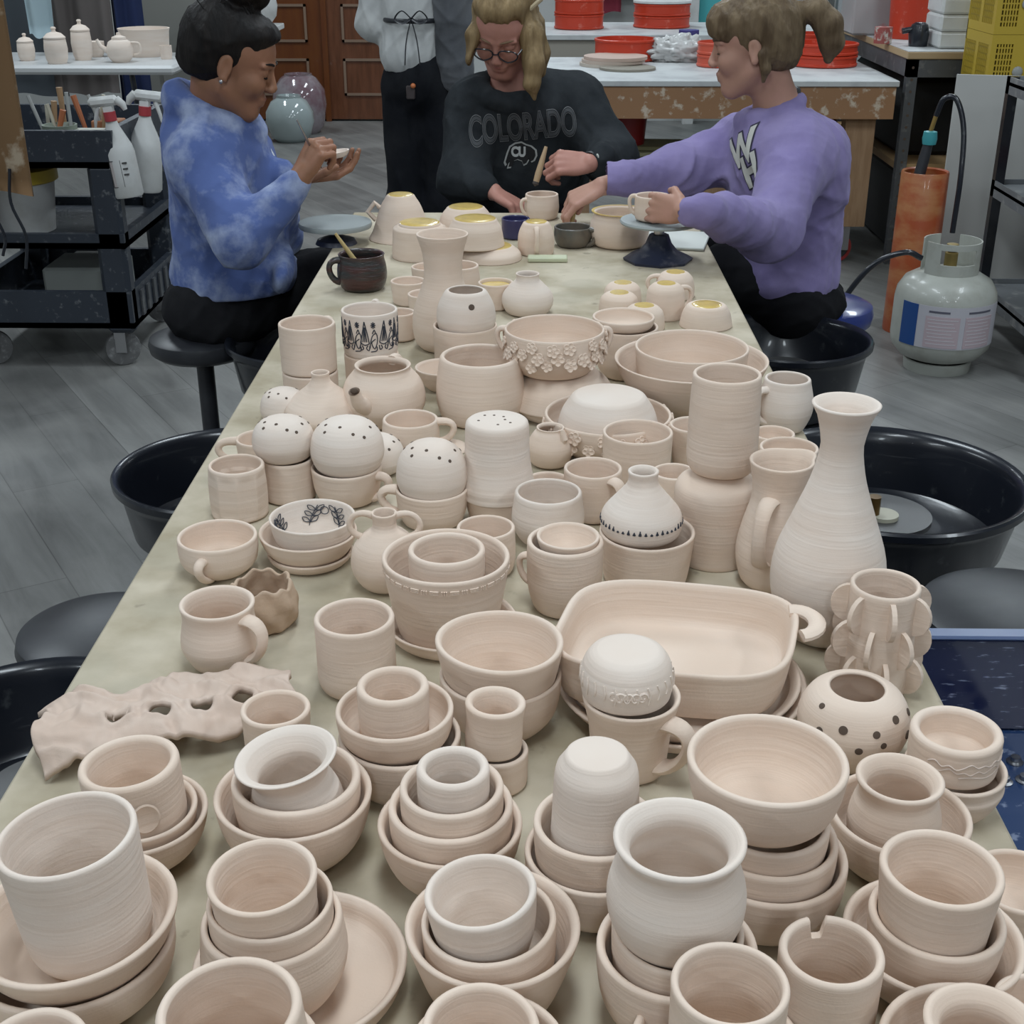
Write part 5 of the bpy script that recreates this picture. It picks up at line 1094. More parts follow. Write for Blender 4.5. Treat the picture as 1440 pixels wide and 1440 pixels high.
# lug of the far upturned bowl
u = POTS['ub1']; a = R_(185); q = surf(u, a, .70, 0); MB().tube([tuple(q*1.0), (q.x-.012, q.y, q.z+.012), (q.x-.03, q.y, q.z-.01), tuple(surf(u, a, .42, 0))], [.006,.006,.006,.006], 10).build('lug', u.M, u.root)
# ------------------------------------------------------------------ people: smooth volumes turned into one skin
class Vol:
    def __init__(s, lo, hi, h):
        s.lo = np.array(lo, np.float32); s.h = h; s.n = np.ceil((np.array(hi)-np.array(lo))/h).astype(int)+1
        s.V = np.full(tuple(s.n), .5, np.float32)
    def sub(s, a, b):
        i0 = np.clip(np.floor((a-s.lo)/s.h).astype(int), 0, s.n-1); i1 = np.clip(np.ceil((b-s.lo)/s.h).astype(int)+1, 1, s.n)
        sl = tuple(slice(x, y) for x, y in zip(i0, i1)); ax = [s.lo[k]+s.h*np.arange(i0[k], i1[k], dtype=np.float32) for k in range(3)]
        return sl, (ax[0][:, None, None], ax[1][None, :, None], ax[2][None, None, :])
    def comb(s, sl, d, k, cut):
        V = s.V[sl]
        if cut: d = -d; hh = np.maximum(k-np.abs(V-d), 0)/k; s.V[sl] = np.maximum(V, d)+hh*hh*k*.25
        else: hh = np.maximum(k-np.abs(V-d), 0)/k; s.V[sl] = np.minimum(V, d)-hh*hh*k*.25
    def cone(s, a, b, ra, rb=None, k=.012, cut=False, sq=None):
        rb = ra if rb is None else rb; a = np.array(a, np.float32); b = np.array(b, np.float32); m = max(ra, rb)*1.05+k+.012
        sl, (X, Y, Z) = s.sub(np.minimum(a, b)-m, np.maximum(a, b)+m)
        ba = b-a; L2 = float(ba@ba)+1e-9; px, py, pz = X-a[0], Y-a[1], Z-a[2]
        t = np.clip((px*ba[0]+py*ba[1]+pz*ba[2])/L2, 0, 1)
        d = np.sqrt((px-t*ba[0])**2+(py-t*ba[1])**2+(pz-t*ba[2])**2)-(ra+(rb-ra)*t)
        s.comb(sl, d, k, cut); return s
    def ell(s, c, r, M=None, k=.012, cut=False):
        c = np.array(c, np.float32); r = np.array(r, np.float32); m = float(r.max())+k+.012; sl, (X, Y, Z) = s.sub(c-m, c+m)
        x, y, z = X-c[0], Y-c[1], Z-c[2]
        if M is not None:
            M = np.array(M, np.float32)          # columns = local axes
            x, y, z = (x*M[0,i]+y*M[1,i]+z*M[2,i] for i in range(3))
        k0 = np.sqrt((x/r[0])**2+(y/r[1])**2+(z/r[2])**2); k1 = np.sqrt((x/r[0]**2)**2+(y/r[1]**2)**2+(z/r[2]**2)**2)
        s.comb(sl, k0*(k0-1)/(k1+1e-6), k, cut); return s
    def hem(s, z, k=.006):
        zz = s.lo[2]+s.h*np.arange(s.n[2], dtype=np.float32); s.comb((slice(None),)*3, np.broadcast_to(zz[None, None, :]-z, s.V.shape), k, True); return s
    def chain(s, pts, rs, k=.012):
        for i in range(len(pts)-1): s.cone(pts[i], pts[i+1], rs[i], rs[i+1], k)
        return s
    def folds(s, amp, freq, seed=0, dirs=6, lim=None, stretch=(1,1,1)):
        rs = np.random.RandomState(seed); ax = [s.lo[k]+s.h*np.arange(s.n[k], dtype=np.float32) for k in range(3)]
        X, Y, Z = ax[0][:, None, None]*stretch[0], ax[1][None, :, None]*stretch[1], ax[2][None, None, :]*stretch[2]; F = np.zeros(s.V.shape, np.float32)
        w = np.sin(X*11+Y*7+seed)*1.2+np.sin(Y*9-Z*12+seed*2)*1.2
        for i in range(dirs):
            v = rs.normal(size=3); v /= np.linalg.norm(v); f = freq*rs.uniform(.6, 1.5)
            F -= ((1-np.abs(np.sin((X*v[0]+Y*v[1]+Z*v[2])*f+w+rs.uniform(0, 6))))**2.2*2-.55)*rs.uniform(.5, 1)
        F *= amp/dirs*1.6
        if lim is not None: F *= lim(ax)
        s.V += F; return s
    def mesh(s, name):
        V = s.V; nx, ny, nz = V.shape; I = V < 0; c = np.zeros((nx-1, ny-1, nz-1), np.int8)
        for a in (0, 1):
            for b in (0, 1):
                for d in (0, 1): c += I[a:nx-1+a, b:ny-1+b, d:nz-1+d]
        act = np.argwhere((c > 0) & (c < 8)); P = np.zeros((len(act), 3)); W = np.zeros(len(act))
        for ax_ in range(3):
            o = [i for i in range(3) if i != ax_]
            for u in (0, 1):
                for v in (0, 1):
                    A = act.copy(); A[:, o[0]] += u; A[:, o[1]] += v; B = A.copy(); B[:, ax_] += 1
                    va = V[A[:,0],A[:,1],A[:,2]]; vb = V[B[:,0],B[:,1],B[:,2]]; m = (va < 0) != (vb < 0); t = np.where(m, va/(va-vb+1e-12), 0)
                    q = A.astype(float); q[:, ax_] += t; P += q*m[:, None]; W += m
        P = P/W[:, None]*s.h+s.lo
        ids = np.full((nx-1, ny-1, nz-1), -1, np.int32); ids[act[:,0],act[:,1],act[:,2]] = np.arange(len(act)); F = []
        for ax_ in range(3):
            o = [(ax_+1) % 3, (ax_+2) % 3]; sl0 = [slice(None)]*3; sl1 = [slice(None)]*3; sl0[ax_] = slice(0, -1); sl1[ax_] = slice(1, None)
            D = I[tuple(sl0)] != I[tuple(sl1)]; E = np.argwhere(D); E = E[(E[:, o[0]] > 0) & (E[:, o[1]] > 0) & (E[:, o[0]] < V.shape[o[0]]-1) & (E[:, o[1]] < V.shape[o[1]]-1)]
            ins = I[E[:,0],E[:,1],E[:,2]]; q = []
            for du, dv in ((-1,-1),(0,-1),(0,0),(-1,0)):
                G = E.copy(); G[:, o[0]] += du; G[:, o[1]] += dv; q.append(ids[G[:,0],G[:,1],G[:,2]])
            Q = np.stack(q, 1); Q[~ins] = Q[~ins][:, ::-1]; F.append(Q)
        F = np.concatenate(F); F = F[(F >= 0).all(1)]
        me = bpy.data.meshes.new(name); me.vertices.add(len(P)); me.vertices.foreach_set('co', P.astype(np.float32).ravel()); me.loops.add(F.size); me.loops.foreach_set('vertex_index', F.astype(np.int32).ravel())
        me.polygons.add(len(F)); me.polygons.foreach_set('loop_start', np.arange(0, F.size, 4, dtype=np.int32)); me.polygons.foreach_set('loop_total', np.full(len(F), 4, np.int32)); me.update(calc_edges=True); me.validate()
        return me
    def obj(s, name, m, root): 
        o = link(name, s.mesh(name), m); o.parent = root; o.matrix_parent_inverse = Matrix.Translation(-root.location); s.V = None; return o
def J(px, py, y): return np.array(at_y(px, py, y))
def basis(f, u):
    f = Vector(f).normalized(); u = Vector(u); u = (u-f*u.dot(f)).normalized(); l = u.cross(f); return np.array(Matrix((f, l, u)).transposed())
def head(v, O, M, sc=1.0, jaw=1.0):
    O = np.array(O); T = lambda p: O+M@(np.array(p)*sc); E = lambda c, r, k=.012, cut=False: v.ell(T(c), np.array(r)*sc, M, k, cut)
    E((-.018,0,.032),(.094,.074,.084)); E((.030,0,.030),(.058,.062,.058),.03); E((.022,0,-.048),(.064,.055*jaw,.070),.03)
    v.cone(T((.064,-.008,-.100)),T((.064,.008,-.100)),.019*sc,.019*sc,.025)
    for s_ in (-1, 1):
        v.cone(T((.0,s_*.048*jaw,-.058)),T((.058,s_*.016,-.100)),.020*sc,.016*sc,.025); E((.058,s_*.036,-.030),(.030,.026,.028),.02)
        E((.094,s_*.031,.004),(.020,.019,.011),.012,True); E((.073,s_*.031,.001),(.0145,.0165,.0125),.005)
        v.cone(T((.088,s_*.012,.020)),T((.076,s_*.050,.018)),.006*sc,.005*sc,.010)
        E((.097,s_*.0100,-.035),(.010,.0068,.0068),.006)
        E((-.004,s_*.077,-.008),(.017,.008,.030),.008); E((.002,s_*.086,-.004),(.009,.006,.017),.005,True); E((.0,s_*.080,-.034),(.009,.006,.009),.005)
    v.cone(T((.084,0,.012)),T((.1035,0,-.028)),.0070*sc,.0098*sc,.012)
    E((.084,0,-.060),(.0105,.022,.008),.010); E((.082,0,-.0715),(.0105,.019,.0085),.010); v.cone(T((.0955,-.018,-.0655)),T((.0955,.018,-.0655)),.0018*sc,None,.003,True)
    return T
def face_bits(root, T, M, hairm, lipm, sc=1.0, sides=(-1, 1)):
    def add(mb, nm, m): o = mb.build(nm, m, root); o.matrix_parent_inverse = Matrix.Translation(-root.location); return o
    for s_ in sides:
        P = [T((.088+.002*math.sin(math.pi*k/6), s_*(.018+.026*k/6), .0-.0075*math.sin(math.pi*k/6))) for k in range(7)]
        P = [T((.0875-.012*(k/6-.4)**2*3, s_*(.018+.026*k/6), -.0055-.003*math.sin(math.pi*k/6))) for k in range(7)]
        add(MB().tube(P, [.0006,.0012,.0016,.0017,.0016,.0013,.0007], 6), 'eyelashes', hairm)
        P = [T((.0945-.02*(k/6)**2, s_*(.012+.038*k/6), .022+.004*math.sin(math.pi*k/6))) for k in range(7)]
        add(MB().tube(P, [.0010,.0024,.0028,.0028,.0024,.0018,.0008], 6), 'eyebrow', hairm)
    for z, dz in ((-.0605,.0052),(-.0715,.0062)):
        P = [T(((.0935 if z > -.065 else .0915)-.0085*(abs(k-4)/4)**2, (k-4)/4*.0205, z)) for k in range(9)]
        add(MB().tube(P, [(dz*max(.15, 1-(abs(k-4)/4)**2), .0015) for k in range(9)], 8, flat=Vector(M[:, 2])), 'lip', lipm)
def hand(v, W, M, curl, side=1, thumb=((.018,.030,-.004),(.050,.050,-.016),(.074,.046,-.030)), spread=1.0, sc=1.0, k=.0055):
    """W wrist, M columns: fingers, thumb side, back of the hand"""
    W = np.array(W); M = np.array(M, float).copy(); T = lambda p: W+M@(np.array(p)*sc)
    Y0 = (.029, .010, -.010, -.028); LEN = ((.040,.024,.020),(.044,.028,.021),(.041,.026,.020),(.032,.020,.018)); base = (.086,.090,.086,.078)
    v.ell(T((.045,0,-.002)), (.050*sc,.036*sc,.0135*sc), M, .010)
    for i in range(4):
        p = np.array((base[i], Y0[i]*spread, 0.)); v.cone(T((.012, Y0[i]*.55, 0)), T(p), .0125*sc, .0100*sc, .008)
        a = 0; c = curl[i] if isinstance(curl[0], (tuple, list)) else curl
        for j in range(3):
            a += R_(c[j]); q = p+np.array((math.cos(a)*LEN[i][j], 0, -math.sin(a)*LEN[i][j])); r0 = (.0092,.0083,.0074)[j]; v.cone(T(p), T(q), r0*sc, (r0-.0008)*sc, .0035); p = q
    v.chain([T(t) for t in thumb], [.0125*sc, .0098*sc, .0085*sc], .005)
    return T
def skin(name, c, c2): return mat(name, c, .5, noise=(14, c2, .4, .65), bump=(180, .15, .001), spec=.35)
def clothm(name, c, c2, sc=6, lo=.4, hi=.62, b=.35): return mat(name, c, .95, noise=(sc, c2, lo, hi), bump=(90, b, .0015), spec=.12, sheen=.10 if sum(c) > .2 else 0)
def hairmat(name, c, c2): return mat(name, c, .58, noise=(34, c2, .35, .7, (1,1,.18)), bump=(95, .8, .004, (1.2,1.2,.10)), spec=.22)
def root_at(name, loc, label): return empty(name, loc, label=label, cat='person')
def on(o, root): o.parent = root; o.matrix_parent_inverse = Matrix.Translation(-root.location); return o
# ---- A: woman in the blue hoodie -----------------------------------------
def person_a():
    root = root_at('person', (-.80, 3.30, 0), 'seated person in a washed blue hoodie painting a small dish, left of the table'); root.location = (-.80, 3.30, 0)
    sk = skin('tan_skin', (.26,.125,.07), (.30,.14,.085)); hm = hairmat('black_hair', (.004,.003,.003), (.011,.008,.007))
    f = (math.cos(R_(20)), .02, -math.sin(R_(20))); M = basis(f, (0,0,1)); O = J(313,98,3.14)+np.array((.010,.078,.012))
    v = Vol((-1.10,2.92,.38), (-.40,3.62,1.36), .0036); T = head(v, O, M, 1.0)
    nb = J(296,196,3.27); v.cone(T((-.035,0,-.060)), nb, .050, .056, .03)
    sr, sl_ = J(278,222,3.13), J(330,215,3.42); el, wr_ = J(338,338,3.00), J(421,252,3.06); elf, wl_ = J(385,330,3.46), J(424,249,3.26)
    pv = J(318,425,3.28); v.chain([nb, J(312,300,3.28), pv], [.06,.095,.11], .05); v.cone(sr, sl_, .05, .05, .05)
    v.chain([sr, el, wr_], [.048,.036,.025]); v.chain([sl_, elf, wl_], [.048,.036,.025])
    Mh = basis((.50,.10,.80), (-.55,-.75,.35)); v.cone(wr_, wr_+Mh@np.array((.02,0,0)), .024, .022)
    hand(v, wr_, Mh, (62,78,40), thumb=((.020,.026,-.006),(.052,.036,-.024),(.070,.020,-.040)), sc=.95)
    Ml = basis((.84,.50,.02), (0,.12,-1)); hand(v, wl_, Ml, ((22,30,20),(20,28,20),(20,30,20),(22,32,20)), thumb=((.018,.030,-.004),(.048,.054,-.022),(.072,.060,-.034)), sc=.95)
    v.obj('body', sk, root)
    face_bits(root, T, M, hm, mat('lip_tan', (.22,.075,.06), .5), 1.0)
    # hair
    v = Vol(O-.19, O+np.array((.17,.17,.24)), .0036); E = lambda c, r, k=.012, cut=False: v.ell(T(c), np.array(r)*1.04, M, k, cut)
    E((-.030,0,.040),(.100,.084,.092),.02); E((-.058,0,-.01),(.068,.072,.075),.03); E((.030,0,.075),(.060,.068,.040),.02)
    v.folds(.0055, 85, 4, 7, stretch=(1,1,.5)); E((.105,0,-.035),(.085,.10,.082),.012,True); E((.050,-.08,-.045),(.052,.05,.052),.012,True); E((.050,.08,-.045),(.052,.05,.052),.012,True); E((-.004,-.088,-.012),(.020,.018,.032),.006,True); E((-.055,0,-.10),(.08,.08,.045),.02,True); E((.112,0,.028),(.050,.085,.048),.016,True)
    for i, (x, y, z, r) in enumerate(((-.02,0,.145,.040),(-.045,.02,.15,.034),(.01,.01,.155,.033),(-.02,-.03,.155,.032),(-.03,0,.18,.036),(.005,-.02,.175,.028))): v.ell(T((x,y,z)), (r,r*.9,r), M, .012)
    v.obj('hair', hm, root)
    mb = MB(); rs = random.Random(2)
    for k in range(26):
        a = T((rs.uniform(-.10,.03), rs.uniform(-.06,.06), rs.uniform(.09,.13))); d = np.array((rs.uniform(-.06,.04), rs.uniform(-.03,.03), rs.uniform(.01,.06))); mb.tube(cr([a, a+d*.5+np.array((0,0,.012)), a+d],3), [.0012]*4+[.0008,.0006,.0004], 5)
    on(mb.build('loose_strands', hm), root)
    e = T((-.002,-.089,-.040)); on(MB().ball(tuple(e), .0045, 8).build('earring', STEEL), root)
    # hoodie
    hd = clothm('washed_blue_fleece', (.085,.125,.30), (.30,.35,.50), 9, .46, .66)
    v = Vol((-1.14,2.86,.44), (-.44,3.66,1.22), .0052)
    v.ell(J(322,330,3.28), (.142,.160,.25), None, .04); v.ell(J(312,240,3.27), (.118,.170,.17), None, .05); v.ell(J(330,392,3.28), (.155,.17,.115), None, .05)
    v.cone(sr+np.array((.0,.02,-.005)), sl_, .082, .080, .06); v.chain([sr+np.array((.015,0,-.03)), el, wr_-np.array((.02,0,.022))], [.080,.064,.040], .030); v.chain([sl_+np.array((.02,0,-.03)), elf, wl_-np.array((.05,0,.0))], [.085,.07,.042], .035)
    v.cone(wr_-np.array((.045,0,.048)), wr_-np.array((.008,0,.008)), .036, .034, .006)
    # hood roll
    v.ell(J(304,208,3.27), (.105,.155,.085), None, .05); c0 = J(300,158,3.27)
    ring = [c0+np.array((math.cos(a)*.086+.002, math.sin(a)*.088, -.042*math.cos(a))) for a in np.linspace(0, 2*math.pi, 17)]
    for i in range(16): v.cone(ring[i], ring[i+1], .030, .030, .025)
    v.ell(c0+np.array((-.070,0,-.045)), (.048,.10,.07), None, .04); v.cone(T((-.02,0,-.05)), c0+np.array((.008,0,-.0)), .060, .055, .012, cut=True)
    v.ell(J(400,385,3.2), (.028,.10,.045), None, .03)
    v.folds(.0085, 24, 8, 7); v.folds(.0015, 70, 3, 5); v.hem(J(320,412,3.2)[2]); hoodie = v.obj('hoodie', hd, root)
    for sy in (-.02, .045): on(MB().tube(cr([c0+np.array((.100,sy,-.06)), c0+np.array((.135,sy-.01,-.12)), c0+np.array((.15,sy-.02,-.19))],4), .0045, 8).build('drawstring', mat('white_cord'+str(sy), (.55,.58,.62), .8)), root)
    # trousers
    v = Vol((-1.10,2.95,0), (-.34,3.66,.78), .0065)
    hipn, hipf = J(300,430,3.20), J(318,425,3.38); kn, kf = np.array((-.545,3.36,.60)), np.array((-.50,3.50,.60))
    v.ell(J(312,432,3.28), (.15,.17,.10), None, .04); v.chain([hipn, kn, (kn[0]+.02,3.39,.09)], [.098,.070,.05], .04); v.chain([hipf, kf, (kf[0]+.02,3.53,.09)], [.098,.070,.05], .04)
    v.folds(.006, 40, 5, 5); v.obj('trousers', clothm('black_knit', (.010,.010,.012), (.018,.018,.02)), root)
    for y in (3.39, 3.53): on(MB().ball((-.47,y,.048), .048, 12, (2.1,.9,1)).build('shoe', BLK2), root)
    # what is held
    a = J(417,168,3.02); b = J(452,236,3.12); brush('paint_brush', b, a, 'thin grey paint brush in the right hand of the person in the blue hoodie', STEEL, group=None, r=.0034, bristle=.02)
    c = wl_+Ml@np.array((.088,.004,-.040)); o = MB().lathe([(0,0),(.030,.001),(.036,.008),(.038,.014),(.034,.014),(.03,.007),(0,.006)], 36).build('small_dish', CLAYW, loc=tuple(c)); tag(o, 'small cream dish on the palm of the person in the blue hoodie', 'dish'); o.rotation_euler = (0, R_(-8), 0)
    return root
# ---- C: woman in the lilac sweatshirt --------------------------------------
def text_on(name, s, size, loc, rot, target, d, m, root, lift=.002, offset=0.0, extr=.0, sx=1.0, shear=0, res=10, density=.004, back=.35):
    """lettering laid onto a garment: flat glyph mesh cut fine and dropped onto the cloth along d"""
    cu = bpy.data.curves.new(name, 'FONT'); cu.body = s; cu.size = size; cu.align_x = 'CENTER'; cu.align_y = 'CENTER'; cu.offset = offset; cu.shear = shear; cu.resolution_u = res
    o = bpy.data.objects.new(name, cu); COL.objects.link(o); bpy.context.view_layer.update(); me = bpy.data.meshes.new_from_object(o); COL.objects.unlink(o); bpy.data.objects.remove(o)
    import bmesh
    bm = bmesh.new(); bm.from_mesh(me); 
    for ax in (0, 1):
        lo = min(v.co[ax] for v in bm.verts); hi = max(v.co[ax] for v in bm.verts); n = int((hi-lo)/density)
        for k in range(1, n):
            p = [0,0,0]; p[ax] = lo+(hi-lo)*k/n; nn = [0,0,0]; nn[ax] = 1
            bmesh.ops.bisect_plane(bm, geom=bm.verts[:]+bm.edges[:]+bm.faces[:], plane_co=p, plane_no=nn)
    Rm = Matrix(rot).to_4x4() if not isinstance(rot, Matrix) else rot.to_4x4()
    bm.to_mesh(me); bm.free(); tm = target.data; bv = BVHTree.FromPolygons([v.co for v in tm.vertices], [p.vertices for p in tm.polygons])
    d = Vector(d).normalized(); loc = Vector(loc)
    for v in me.vertices:
        w = loc+Rm.to_3x3() @ Vector((v.co.x*sx, v.co.y, 0)); h = bv.ray_cast(w-d*back, d)
        v.co = (h[0]-d*lift) if h[0] is not None else w
    me.update(); me.materials.clear(); o = link(name, me, m, smooth=True); return on(o, root)
def person_c():
    root = root_at('person', (.82, 3.48, 0), 'seated person in a lilac sweatshirt with a ponytail, right of the table')
    sk = skin('fair_skin', (.42,.235,.17), (.46,.25,.19)); hm = hairmat('dark_blonde_hair', (.085,.055,.030), (.20,.145,.085))
    f = (-math.cos(R_(9)), .10, -math.sin(R_(9))); M = basis(f, (0,0,1)); O = J(1067,74,3.34)+np.array((-.006,.076,.012))
    v = Vol((.02,2.86,.40), (1.08,3.78,1.38), .0038); T = head(v, O, M, .97)
    nb = J(1098,172,3.43); v.cone(T((-.035,0,-.060)), nb, .048, .056, .03)
    sn, sf = J(1120,205,3.30), J(1052,190,3.58); en, wn = J(1074,326,3.10), J(962,297,tt.y-.105); ef, wf = J(955,240,3.50), J(846,262,3.36)
    v.chain([nb, J(1105,290,3.45), J(1105,405,3.47)], [.06,.095,.11], .05); v.cone(sn, sf, .05, .05, .05)
    v.chain([sn, en, wn], [.046,.036,.024]); v.chain([sf, ef, wf], [.046,.036,.024])
    Mf = basis((-.86,-.22,-.38), (-.15,-.35,.9)); hand(v, wf, Mf, ((30,48,25),(38,52,28),(46,56,30),(50,58,30)), thumb=((.018,-.022,-.010),(.052,-.026,-.034),(.080,-.010,-.048)), sc=.95)
    Mn = basis((-.80,.60,-.02), (-.55,-.80,.15)); Mn2 = Mn.copy(); hand(v, wn, Mn2, ((24,34,22),(24,32,22),(24,32,22),(26,34,24)), thumb=((.018,-.028,-.006),(.046,-.046,-.022),(.066,-.044,-.036)), sc=.88)
    v.obj('body', sk, root)
    face_bits(root, T, M, hairmat('brow_hair', (.10,.065,.04), (.12,.08,.05)), mat('lip_rose', (.36,.16,.13), .5), .97)
    v = Vol(O-.20, O+np.array((.26,.18,.20)), .0036); E = lambda c, r, k=.012, cut=False: v.ell(T(c), np.array(r)*1.02, M, k, cut)
    E((-.026,0,.040),(.100,.084,.090),.02); E((-.055,0,-.01),(.068,.072,.080),.03); E((.045,0,.070),(.058,.068,.045),.02); E((.070,0,.045),(.034,.062,.036),.02)
    v.folds(.0050, 80, 9, 7, stretch=(1,1,.6)); E((.115,0,-.050),(.085,.10,.080),.010,True); E((.045,-.09,-.055),(.052,.05,.052),.010,True); E((.045,.09,-.055),(.052,.05,.052),.010,True); E((-.004,.088,-.014),(.020,.018,.030),.006,True); E((-.004,-.088,-.014),(.020,.018,.030),.006,True); E((-.050,0,-.115),(.08,.08,.045),.02,True)
    v.chain([T((-.020,.076,-.020)), T((-.026,.078,-.055)), T((-.018,.070,-.085))], [.014,.012,.005], .008)
    v.chain([T((-.105,0,.045)), T((-.130,0,.062)), T((-.165,0,.055)), T((-.190,0,.020)), T((-.195,0,-.025)), T((-.185,0,-.062))], [.022,.020,.030,.034,.030,.012], .012)
    v.obj('hair', hm, root); on(MB().lathe([(.018,-.006),(.024,-.004),(.024,.004),(.018,.006)], 24, M=Matrix.Translation(T((-.122,0,.058))) @ Matrix.Rotation(R_(75), 4, 'Y')).build('hair_tie', BLK), root)
    sw = clothm('lilac_fleece', (.205,.170,.345), (.265,.225,.41), 8, .35, .7)
    v = Vol((.18,2.80,.44), (1.16,3.84,1.26), .0052)
    v.ell(J(1105,320,3.47), (.150,.165,.235), None, .04); v.ell(J(1098,240,3.46), (.130,.18,.15), None, .05); v.ell(J(1095,392,3.46), (.150,.165,.085), None, .05)
    v.cone(sn+np.array((0,.03,-.01)), sf+np.array((0,0,-.02)), .080, .078, .06); v.ell(J(1150,240,3.40), (.085,.11,.13), None, .04)
    v.chain([sn+np.array((.005,0,-.04)), en+np.array((.01,0,0)), wn+np.array((.045,.01,0))], [.086,.070,.043], .030); v.chain([sf+np.array((-.02,0,-.04)), ef, wf+np.array((.03,.01,.012))], [.088,.066,.042], .035)
    v.cone(wn+np.array((.06,.01,0)), wn+np.array((.014,0,0)), .038, .035, .006); v.cone(wf+np.array((.06,.02,.02)), wf+np.array((.014,.004,.006)), .038, .034, .006)
    v.ell(J(1100,200,3.44), (.115,.15,.085), None, .05); c0 = J(1088,148,3.44); ring = [c0+np.array((math.cos(a)*.068-.004, math.sin(a)*.070, .026*math.cos(a)-.010)) for a in np.linspace(0, 2*math.pi, 17)]
    for i in range(16): v.cone(ring[i], ring[i+1], .018, .018, .015)
    v.cone(T((-.02,0,-.05)), c0+np.array((0,0,-.02)), .060, .055, .010, cut=True)
    v.folds(.0115, 21, 15, 7); v.folds(.0015, 70, 6, 5); v.hem(J(1090,432,3.35)[2]); swo = v.obj('sweatshirt', sw, root)
    on(MB().tube([c0+np.array((math.cos(a)*.055, math.sin(a)*.055, .032*math.cos(a)+.004)) for a in np.linspace(0, 2*math.pi, 21)], .010, 8).build('undershirt_collar', BLK2), root)
    # varsity letters across the chest, seen at an angle
    d = Vector((.70,.71,.05)); right = Vector((.71,-.70,0)).normalized(); up = Vector((0,0,1)); tilt = Matrix.Rotation(R_(-28), 3, d)
    Rm = Matrix((tilt @ right, tilt @ up, (right.cross(up)))).transposed()
    LW = mat('letter_white', (.52,.52,.48), .8); LO = mat('letter_outline', (.035,.03,.06), .8)
    P0 = J(1022,218,3.32); P1 = J(1042,246,3.29)
    for s_, p_ in (('W', P0), ('H', P1)):
        text_on('varsity_letter_outline', s_, .105, p_, Rm, swo, d, LO, root, .0016, .0075, back=.07); text_on('varsity_letter', s_, .105, p_, Rm, swo, d, LW, root, .0032, .0035, back=.07)
    v = Vol((.36,3.05,0), (1.12,3.84,.74), .0065)
    v.ell(J(1110,420,3.48), (.15,.165,.085), None, .04); kn, kf = np.array((.505,3.43,.61)), np.array((.53,3.62,.60))
    v.chain([J(1110,425,3.38), kn, (kn[0],3.45,.09)], [.095,.068,.05], .04); v.chain([J(1110,420,3.58), kf, (kf[0],3.62,.09)], [.095,.068,.05], .04)
    v.folds(.005, 40, 6, 5); v.obj('trousers', clothm('black_leggings', (.008,.008,.010), (.014,.014,.016)), root)
    for y in (3.44, 3.62): on(MB().ball((.47,y,.048), .048, 12, (2.1,.9,1)).build('shoe', BLK2), root)
    tp_ = wf+Mf@np.array((.095,0,-.05)); brush('sponge_brush', tp_+np.array((-.012,-.01,-.055)), tp_+np.array((.012,.02,.065)), 'yellow bamboo brush held over the grey bowl by the lilac sleeve', BAMB, group='brushes in use', r=.0065, bristle=.02)
    return root
